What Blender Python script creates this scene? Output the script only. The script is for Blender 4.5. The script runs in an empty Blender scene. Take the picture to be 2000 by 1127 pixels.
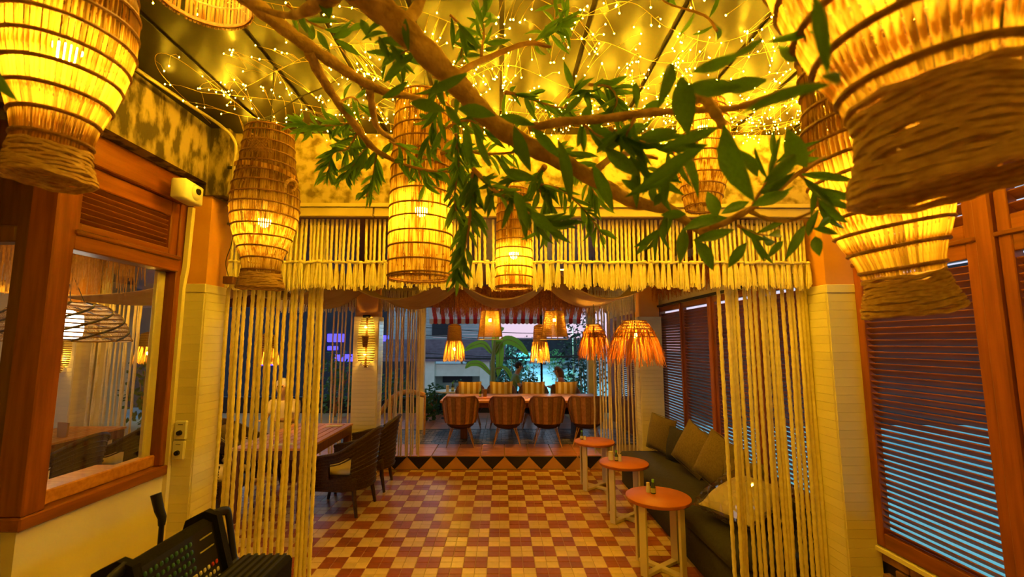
import bpy, bmesh, math, random
from math import sin, cos, pi, radians
from mathutils import Vector, Matrix

# ------------------------------------------------------------------ camera, world, exposure
SC = bpy.context.scene
COL = SC.collection
FPX, PCX, PCY, CAMH = 891.0, 986.0, 563.5, 1.851          # focal length / principal point in px of the 2000x1127 frame
PITCH = math.atan((668 - PCY) / FPX)
YAW = radians(0.42)
cam_d = bpy.data.cameras.new('camera')
cam = bpy.data.objects.new('camera', cam_d)
COL.objects.link(cam)
cam_d.sensor_fit = 'HORIZONTAL'
cam_d.sensor_width = 36.0
cam_d.lens = 36.0 * FPX / 2000.0
cam_d.shift_x = (1000.0 - PCX) / 2000.0
cam_d.clip_start = 0.02
cam_d.clip_end = 600
cam.location = (0, 0, CAMH)
cam.rotation_euler = (pi / 2 + PITCH, 0, -YAW)
cam_d.dof.use_dof = True
cam_d.dof.focus_distance = 3.6
cam_d.dof.aperture_fstop = 3.2
SC.camera = cam

SC.view_settings.view_transform = 'Standard'
SC.view_settings.look = 'None'
SC.view_settings.gamma = 1.0
SC.view_settings.exposure = 0.55
SC.view_settings.use_curve_mapping = False
SC.cycles.use_denoising = True
SC.cycles.use_adaptive_sampling = True
SC.cycles.adaptive_threshold = 0.02
SC.cycles.max_bounces = 7
SC.cycles.diffuse_bounces = 4
SC.cycles.glossy_bounces = 3
SC.cycles.transmission_bounces = 5
SC.cycles.transparent_max_bounces = 8
SC.cycles.sample_clamp_indirect = 3.0
SC.cycles.caustics_reflective = False
SC.cycles.caustics_refractive = False

# dusk sky: lilac-pink at the horizon, blue overhead, the same all the way round
wld = bpy.data.worlds.new('dusk_sky')
SC.world = wld
wld.use_nodes = True
nt = wld.node_tree
bgn = nt.nodes['Background']
tcw = nt.nodes.new('ShaderNodeTexCoord')
sep = nt.nodes.new('ShaderNodeSeparateXYZ')
rmp = nt.nodes.new('ShaderNodeValToRGB')
nt.links.new(tcw.outputs['Generated'], sep.inputs[0])
nt.links.new(sep.outputs['Z'], rmp.inputs[0])
rmp.color_ramp.elements[0].position = 0.0
rmp.color_ramp.elements[0].color = (0.62, 0.44, 0.56, 1)
rmp.color_ramp.elements[1].position = 0.55
rmp.color_ramp.elements[1].color = (0.16, 0.36, 0.52, 1)
e = rmp.color_ramp.elements.new(0.14)
e.color = (0.50, 0.55, 0.68, 1)
nt.links.new(rmp.outputs[0], bgn.inputs[0])
bgn.inputs[1].default_value = 1.0

FAIRY_POWER = 470.0        # radiance of a fairy-light bulb
LANTERN_POWER = 340.0     # radiance of a lantern bulb
PENDANT_POWER = 900.0
FILL_LAMP_POWER = 300.0
WARM = (1.0, 0.55, 0.012)
ORANGE = (1.0, 0.50, 0.09)

# ------------------------------------------------------------------ pixel -> world
_sp, _cp, _sy, _cy = sin(PITCH), cos(PITCH), sin(YAW), cos(YAW)
_F = Vector((_sy * _cp, _cy * _cp, _sp)); _R = Vector((_cy, -_sy, 0)); _U = Vector((-_sy * _sp, -_cy * _sp, _cp))
CAMP = Vector((0, 0, CAMH))
def ray(x, y): return _F + _R * ((x - PCX) / FPX) - _U * ((y - PCY) / FPX)
def onX(x, y, X): r = ray(x, y); return CAMP + r * (X / r.x)
def onY(x, y, Y): r = ray(x, y); return CAMP + r * (Y / r.y)
def onZ(x, y, Z): r = ray(x, y); return CAMP + r * ((Z - CAMH) / r.z)
def onD(x, y, d): return CAMP + ray(x, y) * d            # d = depth along the view axis

# ------------------------------------------------------------------ mesh helper
class MB:
    def __init__(s): s.v = []; s.f = []; s.mi = []; s.cur = 0
    def add(s, vs, fs):
        o = len(s.v)
        s.v.extend([tuple(p) for p in vs])
        for f in fs: s.f.append([i + o for i in f]); s.mi.append(s.cur)
        return s
    def box(s, c, d, rot=None, ch=0.0):
        hx, hy, hz = d[0] / 2, d[1] / 2, d[2] / 2
        c = Vector(c)
        if ch <= 0:
            vs = [Vector((x * hx, y * hy, z * hz)) for x in (-1, 1) for y in (-1, 1) for z in (-1, 1)]
            fs = [(0, 1, 3, 2), (4, 6, 7, 5), (0, 4, 5, 1), (2, 3, 7, 6), (0, 2, 6, 4), (1, 5, 7, 3)]
        else:
            ch = min(ch, hx * .9, hy * .9, hz * .9)
            h = (hx, hy, hz); vs = []; idx = {}
            for a in range(3):
                for sg in (-1, 1):
                    b, e = (a + 1) % 3, (a + 2) % 3
                    for u in (-1, 1):
                        for w in (-1, 1):
                            p = [0, 0, 0]; p[a] = sg * h[a]; p[b] = u * (h[b] - ch); p[e] = w * (h[e] - ch)
                            k = [0, 0, 0]; k[a] = sg; k[b] = u; k[e] = w
                            idx[(a, tuple(k))] = len(vs); vs.append(Vector(p))
            fs = []
            def order(ids):
                pts = [vs[i] for i in ids]; m = sum(pts, Vector()) / len(pts); n = m.normalized()
                t = (pts[0] - m).normalized(); bt = n.cross(t)
                return sorted(ids, key=lambda i: math.atan2((vs[i] - m).dot(bt), (vs[i] - m).dot(t)))
            for a in range(3):
                for sg in (-1, 1):
                    fs.append(order([i for (aa, k), i in idx.items() if aa == a and k[a] == sg]))
            for a in range(3):
                for b in range(a + 1, 3):
                    for sa in (-1, 1):
                        for sb in (-1, 1):
                            fs.append(order([i for (aa, k), i in idx.items() if aa in (a, b) and k[a] == sa and k[b] == sb]))
            for k in [(x, y, z) for x in (-1, 1) for y in (-1, 1) for z in (-1, 1)]:
                fs.append(order([idx[(a, k)] for a in range(3)]))
        if rot is not None: vs = [rot @ v for v in vs]
        return s.add([v + c for v in vs], fs)
    def bar(s, a, b, w, h=None, up=(0, 0, 1), ch=0.0):
        """square bar from a to b"""
        a, b = Vector(a), Vector(b); h = h or w
        z = (b - a); L = z.length; z.normalize()
        x = Vector(up).cross(z)
        if x.length < 1e-4: x = Vector((1, 0, 0)).cross(z)
        x.normalize(); y = z.cross(x)
        return s.box((a + b) / 2, (w, h, L), Matrix((x, y, z)).transposed(), ch)
    def tube(s, path, r, n=8, cap=True, sec=None):
        path = [Vector(p) for p in path]; m = len(path)
        rr = r if isinstance(r, (list, tuple)) else [r] * m
        t0 = (path[1] - path[0]).normalized()
        x = t0.orthogonal().normalized(); vs = []; pt = t0
        for i, p in enumerate(path):
            t = (path[min(i + 1, m - 1)] - path[max(i - 1, 0)]).normalized()
            q = pt.rotation_difference(t); x = (q @ x).normalized(); pt = t
            y = t.cross(x)
            for k in range(n):
                a = 2 * pi * k / n
                rad = rr[i] * (sec(a, i) if sec else 1.0)
                vs.append(p + (x * cos(a) + y * sin(a)) * rad)
        fs = [(i * n + k, i * n + (k + 1) % n, (i + 1) * n + (k + 1) % n, (i + 1) * n + k) for i in range(m - 1) for k in range(n)]
        if cap: fs += [tuple(range(n - 1, -1, -1)), tuple((m - 1) * n + k for k in range(n))]
        return s.add(vs, fs)
    def lathe(s, prof, n=24, c=(0, 0, 0), a0=0.0, a1=2 * pi, cap=False):
        full = abs(a1 - a0 - 2 * pi) < 1e-6; cols = n if full else n + 1
        vs = [(c[0] + r * cos(a0 + (a1 - a0) * k / n), c[1] + r * sin(a0 + (a1 - a0) * k / n), c[2] + z) for r, z in prof for k in range(cols)]
        m = len(prof)
        fs = [(i * cols + k, i * cols + (k + 1) % cols, (i + 1) * cols + (k + 1) % cols, (i + 1) * cols + k) for i in range(m - 1) for k in range(cols if full else cols - 1)]
        if cap: fs += [tuple(range(cols - 1, -1, -1)), tuple((m - 1) * cols + k for k in range(cols))]
        return s.add(vs, fs)
    def ball(s, c, r, n=8, m=6, sc=(1, 1, 1), rot=None):
        vs = [Vector((0, 0, -r * sc[2]))]; fs = []
        for i in range(1, m):
            ph = -pi / 2 + pi * i / m
            for k in range(n):
                a = 2 * pi * k / n
                vs.append(Vector((r * cos(ph) * cos(a) * sc[0], r * cos(ph) * sin(a) * sc[1], r * sin(ph) * sc[2])))
        vs.append(Vector((0, 0, r * sc[2])))
        for k in range(n): fs.append((0, 1 + (k + 1) % n, 1 + k))
        for i in range(m - 2):
            for k in range(n): fs.append((1 + i * n + k, 1 + i * n + (k + 1) % n, 1 + (i + 1) * n + (k + 1) % n, 1 + (i + 1) * n + k))
        t = len(vs) - 1; b = 1 + (m - 2) * n
        for k in range(n): fs.append((t, b + k, b + (k + 1) % n))
        if rot is not None: vs = [rot @ v for v in vs]
        c = Vector(c)
        return s.add([v + c for v in vs], fs)
    def octa(s, c, r, st=1.3):
        x, y, z = c
        return s.add([(x + r, y, z), (x, y + r, z), (x - r, y, z), (x, y - r, z), (x, y, z + r * st), (x, y, z - r * st)],
                     [(0, 1, 4), (1, 2, 4), (2, 3, 4), (3, 0, 4), (1, 0, 5), (2, 1, 5), (3, 2, 5), (0, 3, 5)])
    def sheet(s, rows):
        m, n = len(rows), len(rows[0])
        return s.add([p for r in rows for p in r], [(i * n + k, i * n + k + 1, (i + 1) * n + k + 1, (i + 1) * n + k) for i in range(m - 1) for k in range(n - 1)])
    def prism(s, poly, axis, a, b):
        """polygon (list of 2d) extruded along axis 'x'|'y'|'z' from a to b; the 2d axes are the remaining ones in order"""
        def P(p, t): return {'x': (t, p[0], p[1]), 'y': (p[0], t, p[1]), 'z': (p[0], p[1], t)}[axis]
        n = len(poly)
        return s.add([P(p, a) for p in poly] + [P(p, b) for p in poly],
                     [tuple(range(n - 1, -1, -1)), tuple(range(n, 2 * n))] + [(k, (k + 1) % n, n + (k + 1) % n, n + k) for k in range(n)])
    def mesh(s, name, mats, smooth=False):
        me = bpy.data.meshes.new(name)
        me.from_pydata(s.v, [], s.f)
        for m in (mats if isinstance(mats, (list, tuple)) else [mats]): me.materials.append(m)
        if isinstance(mats, (list, tuple)) and len(mats) > 1: me.polygons.foreach_set('material_index', s.mi)
        if smooth: me.polygons.foreach_set('use_smooth', [True] * len(me.polygons))
        bm = bmesh.new(); bm.from_mesh(me); bmesh.ops.recalc_face_normals(bm, faces=bm.faces); bm.to_mesh(me); bm.free()
        if smooth:
            try: me.set_sharp_from_angle(angle=radians(50))
            except Exception: pass
        me.update()
        return me
    def build(s, name, mats, parent=None, smooth=False):
        return link(name, s.mesh(name, mats, smooth), parent)

def link(name, me, parent=None, loc=None, rot=None, scale=None):
    o = bpy.data.objects.new(name, me); COL.objects.link(o)
    if parent is not None: o.parent = parent
    if loc is not None: o.location = loc
    if rot is not None: o.rotation_euler = rot
    if scale is not None: o.scale = scale
    return o
def tag(o, label=None, cat=None, group=None, kind=None):
    if label: o['label'] = label
    if cat: o['category'] = cat
    if group: o['group'] = group
    if kind: o['kind'] = kind
    return o
def thing(name, label, cat, loc=(0, 0, 0), rz=0.0, group=None):
    o = bpy.data.objects.new(name, None); COL.objects.link(o)
    o.empty_display_size = 0.05
    o.location = loc; o.rotation_euler = (0, 0, rz)
    return tag(o, label, cat, group)
def struct(name, loc=(0, 0, 0)):
    o = bpy.data.objects.new(name, None); COL.objects.link(o); o.location = loc
    o.empty_display_size = 0.05
    o['kind'] = 'structure'
    return o
def dup(root, loc=None, rz=None, label=None):
    def cp(o, par):
        c = o.copy(); COL.objects.link(c)
        if par is not None:
            c.parent = par; c.matrix_parent_inverse = o.matrix_parent_inverse.copy()
        for ch in kids.get(o.name, []): cp(ch, c)
        return c
    kids = {}
    for ob in list(root.children_recursive): kids.setdefault(ob.parent.name, []).append(ob)
    r = cp(root, None)
    if loc is not None: r.location = loc
    if rz is not None: r.rotation_euler = (r.rotation_euler[0], r.rotation_euler[1], rz)
    if label: r['label'] = label
    return r
def lerp(a, b, t): return a + (b - a) * t
def interp(tab, x):
    for (x0, y0), (x1, y1) in zip(tab, tab[1:]):
        if x <= x1: return y0 + (y1 - y0) * (x - x0) / (x1 - x0)
    return tab[-1][1]
def spline(pts, n):
    """Catmull-Rom through points, n samples per span"""
    P = [Vector(p) for p in pts]; P = [P[0] * 2 - P[1]] + P + [P[-1] * 2 - P[-2]]; out = []
    for i in range(1, len(P) - 2):
        for k in range(n):
            t = k / n; a, b, c, d = P[i - 1:i + 3]
            out.append(0.5 * ((2 * b) + (c - a) * t + (2 * a - 5 * b + 4 * c - d) * t * t + (3 * b - a - 3 * c + d) * t ** 3))
    out.append(P[-2]); return out

# ------------------------------------------------------------------ materials
def mat(name, c1, c2=None, scale=8.0, rough=0.6, bump=0.0, bscale=None, stretch=(1, 1, 1), spec=0.4, metal=0.0,
        trans=0.0, tcol=None, tcol2=None, tvar=0.0, var=0.0, detail=4.0, lo=0.35, hi=0.65):
    m = bpy.data.materials.new(name); m.use_nodes = True
    nt = m.node_tree; N = nt.nodes; L = nt.links
    p = N['Principled BSDF']; out = N['Material Output']
    p.inputs['Roughness'].default_value = rough
    p.inputs['Metallic'].default_value = metal
    p.inputs['Specular IOR Level'].default_value = spec
    col = None
    if c2 is not None or bump > 0:
        tc = N.new('ShaderNodeTexCoord'); mp = N.new('ShaderNodeMapping'); mp.inputs['Scale'].default_value = stretch
        L.new(tc.outputs['Object'], mp.inputs[0])
    if c2 is not None:
        nz = N.new('ShaderNodeTexNoise'); nz.inputs['Scale'].default_value = scale; nz.inputs['Detail'].default_value = detail
        L.new(mp.outputs[0], nz.inputs['Vector'])
        cr = N.new('ShaderNodeValToRGB'); cr.color_ramp.elements[0].position = lo; cr.color_ramp.elements[1].position = hi
        cr.color_ramp.elements[0].color = (*c1, 1); cr.color_ramp.elements[1].color = (*c2, 1)
        L.new(nz.outputs[0], cr.inputs[0]); col = cr.outputs[0]
    if var > 0:
        oi = N.new('ShaderNodeObjectInfo'); mr = N.new('ShaderNodeMapRange')
        mr.inputs[3].default_value = 1 - var; mr.inputs[4].default_value = 1 + var
        L.new(oi.outputs['Random'], mr.inputs[0])
        mx = N.new('ShaderNodeVectorMath'); mx.operation = 'SCALE'
        if col is not None: L.new(col, mx.inputs[0])
        else: mx.inputs[0].default_value = c1
        L.new(mr.outputs[0], mx.inputs['Scale']); col = mx.outputs[0]
    if col is not None: L.new(col, p.inputs['Base Color'])
    else: p.inputs['Base Color'].default_value = (*c1, 1)
    if bump > 0:
        nb = N.new('ShaderNodeTexNoise'); nb.inputs['Scale'].default_value = bscale or scale * 3; nb.inputs['Detail'].default_value = 3
        L.new(mp.outputs[0], nb.inputs['Vector'])
        bp = N.new('ShaderNodeBump'); bp.inputs['Strength'].default_value = bump; bp.inputs['Distance'].default_value = 0.01
        L.new(nb.outputs[0], bp.inputs['Height']); L.new(bp.outputs[0], p.inputs['Normal'])
    if trans > 0:
        tr = N.new('ShaderNodeBsdfTranslucent'); tr_in = tr.inputs[0]
        if tvar > 0:
            mv = N.new('ShaderNodeVectorMath'); mv.operation = 'SCALE'; m2 = N.new('ShaderNodeMapRange'); m2.inputs[3].default_value = 1 - tvar; m2.inputs[4].default_value = 1 + tvar
            o2 = N.new('ShaderNodeObjectInfo'); L.new(o2.outputs['Random'], m2.inputs[0]); L.new(m2.outputs[0], mv.inputs['Scale']); L.new(mv.outputs[0], tr.inputs[0]); tr_in = mv.inputs[0]
        if tcol2:
            c2r = N.new('ShaderNodeValToRGB'); c2r.color_ramp.elements[0].position = lo; c2r.color_ramp.elements[1].position = hi
            c2r.color_ramp.elements[0].color = (*tcol, 1); c2r.color_ramp.elements[1].color = (*tcol2, 1)
            L.new(nz.outputs[0], c2r.inputs[0]); L.new(c2r.outputs[0], tr_in)
        elif tcol: tr.inputs[0].default_value = (*tcol, 1)
        elif col is not None: L.new(col, tr.inputs[0])
        else: tr.inputs[0].default_value = (*c1, 1)
        ms = N.new('ShaderNodeMixShader'); ms.inputs[0].default_value = trans
        L.new(p.outputs[0], ms.inputs[1]); L.new(tr.outputs[0], ms.inputs[2]); L.new(ms.outputs[0], out.inputs[0])
    return m
def emat(name, col, power):
    m = bpy.data.materials.new(name); m.use_nodes = True
    nt = m.node_tree; nt.nodes.remove(nt.nodes['Principled BSDF'])
    em = nt.nodes.new('ShaderNodeEmission'); em.inputs[0].default_value = (*col, 1); em.inputs[1].default_value = power
    nt.links.new(em.outputs[0], nt.nodes['Material Output'].inputs[0])
    return m
def glass(name, tint=(1, 1, 1), refl=0.08):
    m = bpy.data.materials.new(name); m.use_nodes = True
    nt = m.node_tree; N = nt.nodes; N.remove(N['Principled BSDF'])
    t = N.new('ShaderNodeBsdfTransparent'); t.inputs[0].default_value = (*tint, 1)
    g = N.new('ShaderNodeBsdfGlossy'); g.inputs['Roughness'].default_value = 0.03
    fr = N.new('ShaderNodeFresnel'); fr.inputs[0].default_value = 1.45
    ad = N.new('ShaderNodeMath'); ad.operation = 'ADD'; ad.inputs[1].default_value = refl - 0.04
    mx = N.new('ShaderNodeMixShader')
    ge = N.new('ShaderNodeNewGeometry'); mi = N.new('ShaderNodeMapRange'); mi.inputs[3].default_value = 1.45; mi.inputs[4].default_value = 1 / 1.45
    nt.links.new(ge.outputs['Backfacing'], mi.inputs[0]); nt.links.new(mi.outputs[0], fr.inputs[0])
    nt.links.new(fr.outputs[0], ad.inputs[0]); nt.links.new(ad.outputs[0], mx.inputs[0])
    nt.links.new(t.outputs[0], mx.inputs[1]); nt.links.new(g.outputs[0], mx.inputs[2])
    nt.links.new(mx.outputs[0], N['Material Output'].inputs[0])
    return m

M = {}
M['plaster'] = mat('cream_plaster', (.80, .70, .42), (.86, .76, .48), 3, .75, .05, 40)
M['trim'] = mat('cream_paint', (.84, .74, .45), None, rough=.45)
M['header_paint'] = mat('header_paint', (.42, .32, .14), (.50, .39, .18), 5, .6)
M['tile_white'] = mat('cream_wall_tile', (.82, .72, .42), (.86, .76, .46), 6, .4, var=.05)
M['orange_paint'] = mat('orange_paint', (.66, .30, .06), (.72, .34, .08), 4, .6)
M['concrete'] = mat('stained_concrete', (.045, .030, .012), (.26, .19, .085), 15, .85, .35, 30, (1, 1, .45), detail=8, lo=.42, hi=.58)
M['concrete_pale'] = mat('patchy_pale_plaster', (.11, .075, .028), (.34, .25, .11), 14, .85, .2, 30, detail=8, lo=.36, hi=.56)
M['ceiling'] = mat('ceiling_board', (.007, .0043, .0015), (.028, .0185, .0075), 2.6, .42, .08, 20, (1, .35, 1), var=.08)
M['dark_gap'] = mat('dark_gap', (.03, .02, .01), rough=.9)
M['wood_red'] = mat('red_stained_wood', (.19, .046, .009), (.29, .078, .017), 5, .38, .08, 40, (6, 6, .5), var=.10)
M['wood_red_h'] = mat('red_stained_wood_slat', (.18, .046, .009), (.28, .080, .018), 5, .36, .06, 40, (6, .5, 6), var=.15)
M['wood_dark'] = mat('dark_wood', (.10, .035, .012), (.17, .06, .02), 5, .4, .08, 40, (6, 6, .5))
M['teak'] = mat('teak_slat', (.48, .19, .06), (.64, .29, .10), 5, .4, .06, 40, (1, 8, 8), var=.15)
M['cream_tile'] = mat('cream_floor_tile', (.64, .45, .17), (.72, .52, .21), 12, .32, var=.10)
M['red_tile'] = mat('red_floor_tile', (.25, .058, .014), (.31, .078, .020), 12, .32, var=.12)
M['grout'] = mat('grout', (.45, .30, .16), rough=.9)
M['terracotta'] = mat('terracotta_tile', (.48, .17, .10), (.58, .24, .15), 6, .28, var=.12)
M['tri_orange'] = mat('orange_step_tile', (.60, .30, .10), (.66, .35, .13), 8, .35, var=.08)
M['tri_black'] = mat('black_step_tile', (.012, .012, .016), None, rough=.3)
M['mosaic_d'] = mat('mosaic_dark', (.05, .05, .065), rough=.3)
M['mosaic_m'] = mat('mosaic_mid', (.20, .17, .18), rough=.3)
M['mosaic_l'] = mat('mosaic_pale', (.45, .40, .38), rough=.3)
M['brick'] = mat('dark_brick', (.16, .07, .035), (.30, .14, .06), 9, .85, .3, 50, var=.25)
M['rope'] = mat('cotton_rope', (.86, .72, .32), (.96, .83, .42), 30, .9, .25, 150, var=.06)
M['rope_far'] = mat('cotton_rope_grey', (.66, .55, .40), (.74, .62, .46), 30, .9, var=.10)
M['reed'] = mat('straw_reed', (.22, .095, .018), (.36, .17, .04), 70, .6, .15, 120, (1, 1, .10), trans=.5, tcol=(.20, .075, .007), tcol2=(.88, .56, .11), tvar=.62, var=.25, spec=.2, lo=.40, hi=.58, detail=2)
M['hoop'] = mat('rattan_binding', (.17, .068, .016), (.30, .13, .035), 60, .6, var=.1)
M['straw'] = mat('woven_grass', (.46, .25, .075), (.68, .42, .15), 60, .7, .3, 120, (1, 1, 4), trans=.18, var=.1)
M['cord'] = mat('black_cord', (.02, .015, .01), rough=.6)
M['bulb'] = emat('lantern_bulb', (1.0, .60, .045), LANTERN_POWER)
M['bulb_p'] = emat('pendant_bulb', (1.0, .50, .035), PENDANT_POWER)
M['fairy'] = emat('fairy_bulb', WARM, FAIRY_POWER)
M['wire'] = mat('clear_gold_wire', (.85, .55, .15), rough=.3, trans=.3)
M['bark'] = mat('branch_bark', (.30, .165, .065), (.58, .36, .17), 22, .85, .8, 70, (1, 1, 1), spec=.15)
M['twig'] = mat('twig_bark', (.34, .15, .06), (.46, .22, .09), 30, .7)
M['leaf'] = mat('olive_leaf', (.030, .105, .012), (.060, .18, .020), 18, .38, spec=.4, trans=.26, tcol=(.12, .27, .015), var=.35)
M['leaf_far'] = mat('olive_leaf_far', (.055, .17, .025), (.14, .30, .055), 18, .42, trans=.32, tcol=(.18, .36, .035), var=.3)
M['olive_cloth'] = mat('olive_cushion', (.13, .092, .022), (.17, .125, .032), 60, .95, .1, 300)
M['sofa_cloth'] = mat('charcoal_sofa', (.030, .027, .017), (.042, .037, .022), 40, .95, .1, 300)
M['tabletop'] = mat('orange_round_top', (.46, .125, .026), (.52, .15, .034), 6, .42)
M['cream_metal'] = mat('cream_leg', (.78, .66, .40), rough=.5)
M['black'] = mat('black_plastic', (.008, .0075, .007), None, rough=.5, spec=.25)
M['black_soft'] = mat('black_textured', (.007, .0065, .005), (.010, .009, .007), 80, .9, .2, 200, spec=.12)
M['white_plastic'] = mat('white_plastic', (.80, .76, .62), rough=.4)
M['wicker_dark'] = mat('dark_wicker', (.022, .010, .005), (.055, .026, .012), 60, .5, .5, 90, var=.1)
M['rattan'] = mat('rattan_cane', (.40, .19, .08), (.55, .29, .13), 25, .5, .1, var=.12)
M['stripe_o'] = mat('cushion_stripe_ochre', (.56, .34, .09), rough=.9)
M['stripe_w'] = mat('cushion_stripe_cream', (.90, .76, .46), rough=.9)
M['canvas'] = mat('beige_drape', (.46, .30, .14), (.54, .36, .18), 5, .9, .1, 60, trans=.25)
M['thatch'] = mat('raffia_thatch', (.34, .10, .028), (.56, .20, .055), 30, .8, trans=.3, var=.2)
M['raffia'] = mat('raffia_fringe', (.50, .26, .07), (.66, .38, .12), 40, .7, trans=.5, var=.12)
M['raffia_o'] = mat('raffia_fringe_orange', (.36, .10, .018), (.50, .16, .03), 40, .7, trans=.5, tcol=(.85, .30, .04), var=.12)
M['glass'] = glass('window_glass')
M['clear'] = glass('clear_plastic', (.93, .93, .9), .22)
M['steel'] = mat('grey_conduit', (.26, .21, .12), rough=.6)

# ================================================================== STRUCTURE
rnd = random.Random(7)
XL, XR, YC, ZC = -2.10, 2.35, 3.00, 3.30
PLZ = 0.185                       # raised dining platform
YR = 6.95                         # its riser

def sbox(name, mats, boxes, parent=None, ch=0.0):
    b = MB()
    for (x0, x1, y0, y1, z0, z1) in boxes: b.box(((x0 + x1) / 2, (y0 + y1) / 2, (z0 + z1) / 2), (x1 - x0, y1 - y0, z1 - z0), None, ch)
    o = b.build(name, mats, parent)
    if parent is None: o['kind'] = 'structure'
    return o

# ---- checkered tile floor: every small tile of the near rows is a piece, the rest one field
floor = sbox('floor', M['grout'], [(-7.6, 2.6, -1.6, 6.97, -0.12, -0.004)])
GX, GY, TB = 0.282, 4.010, 0.2
tb = MB(); tb.box((0, 0, -.006), (.0955, .0955, .012), None, .0025)
tile_me = {0: tb.mesh('tile', M['cream_tile']), 1: tb.mesh('tile', M['red_tile'])}
field = {0: MB(), 1: MB()}
for j in range(-6, 31):
    Y = GY + (j + .5) * TB / 2
    if Y > 6.95: continue
    for i in range(-50, 19):
        X = GX + (i + .5) * TB / 2
        k = (i // 2 + j // 2) % 2
        if -2 <= j <= 7 and -.40 < X / Y < .275:
            link('tile', tile_me[k], floor, (X, Y, rnd.uniform(-.0012, .0012)))
        else:
            field[k].box((X, Y, -.006 + rnd.uniform(-.001, .001)), (.0955, .0955, .012))
for k, nm in ((0, 'cream_tiles'), (1, 'red_tiles')):
    tag(field[k].build(nm, [M['cream_tile'], M['red_tile']][k], floor), kind='stuff')

# ---- raised platform with triangle tiles on its riser
plat = sbox('floor_platform', M['grout'], [(-8, 3.2, YR, 11.1, 0, PLZ - .006)])
apex = onY(842.9, 893, YR).x; pit = 0.358; hh = PLZ - .012
for nm, up in (('riser_tile', 1), ('riser_tile', 0)):
    b = MB()
    if up: b.prism([(-pit / 2 + .006, .0), (pit / 2 - .006, .0), (0, hh)], 'y', -.012, 0)
    else: b.prism([(-pit / 2 + .006, hh), (0, .0), (pit / 2 - .006, hh)], 'y', -.012, 0)
    me = b.mesh(nm, M['tri_orange'] if up else M['tri_black'])
    for i in range(-9, 9):
        x = apex + (i + (0 if up else .5)) * pit
        if -4.5 < x < 2.3: link(nm, me, plat, (x, YR - .001, .004))
ya = onZ(1000, 868, PLZ).y; yb = onZ(1000, 838, PLZ).y
b = MB(); b.box((0, 0, 0), (.345, .245, .012), None, .003); me = b.mesh('platform_tile', M['terracotta'])
n1 = max(1, round((ya - YR) / .25)); w1 = (ya - YR) / n1
for i in range(-7, 7):
    for j in range(n1):
        o = link('platform_tile', me, plat, (apex + (i + .5) * pit, YR + (j + .5) * w1, PLZ)); o.scale = (1, w1 / .25, 1)
    for j in range(8):
        o = link('platform_tile', me, plat, (apex + (i + .5) * pit, yb + (j + .5) * .25, PLZ))
mos = {k: MB() for k in 'dml'}
ny = int((yb - ya - .1) / .075)
for j in range(ny):
    for i in range(-34, 34):
        x = i * .13 + (j % 2) * .065; y = ya + .05 + (j + .5) * .075
        if -4.2 < x < 2.3:
            mos[rnd.choice('dddmmmml' if (i + j) % 2 else 'ddddm')].box((x, y, PLZ), (.122, .068, .011))
for k in 'dml': tag(mos[k].build('mosaic_tiles', M['mosaic_' + k], plat), kind='stuff')
sbox('mosaic_border', M['mosaic_d'], [(-4.2, 2.3, ya, ya + .045, PLZ - .004, PLZ + .006), (-4.2, 2.3, yb - .045, yb, PLZ - .004, PLZ + .006)], plat)

# ---- ceiling of the front room: long boards with dark seams
ceil = sbox('ceiling', M['dark_gap'], [(-4.1, 2.7, -1.6, 3.30, ZC + .02, ZC + .12)])
for i in range(-10, 7):
    x0 = .40 + i * .40
    b = MB(); b.box((x0 + .2, .85, ZC + .012), (.376, 4.88, .02), None, .003)
    if -4.1 < x0 < 2.5: b.build('ceiling_board', M['ceiling'], ceil)
sbox('ceiling_dining', M['wood_dark'], [(-8, 3.2, 3.3, 10.3, 3.02, 3.12), (-8, -2.35, 2.05, 3.3, 3.02, 3.12)])

# ---- left wall: plaster dado, stained concrete beam
sbox('wall_left', M['plaster'], [(-2.30, XL, 2.10, 3.0, 0, 1.04), (-4.1, -2.30, 2.10, 2.30, 0, 1.04)])
sbox('wall_left_beam', M['concrete'], [(-2.32, -1.985, -1.6, 3.02, 2.915, ZC + .02), (-1.99, -1.86, 2.985, 3.20, 2.83, ZC + .02)])
sbox('wall_far_left', M['plaster'], [(-4.2, -4.05, -1.6, 2.10, 0, ZC), (-4.2, 2.8, -1.7, -1.55, 0, ZC), (-7.75, -7.6, 2.1, 9.5, 0, 3.1)])

# ---- header wall over the rope curtain
hdr = sbox('wall_header', M['concrete_pale'], [(-1.86, 2.16, 3.06, 3.25, 2.93, ZC + .02)])
sbox('plaster_band', M['concrete_pale'], [(-1.86, 2.16, 3.045, 3.25, 2.78, 2.93)], hdr)
sbox('header_ledge', M['header_paint'], [(-1.86, 2.16, 3.02, 3.08, 2.765, 2.79)], hdr)
sbox('header_board', M['header_paint'], [(-1.86, -.88, 3.03, 3.07, 2.70, 2.765), (-.87, 2.16, 3.035, 3.07, 2.70, 2.765)], hdr, .004)

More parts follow.
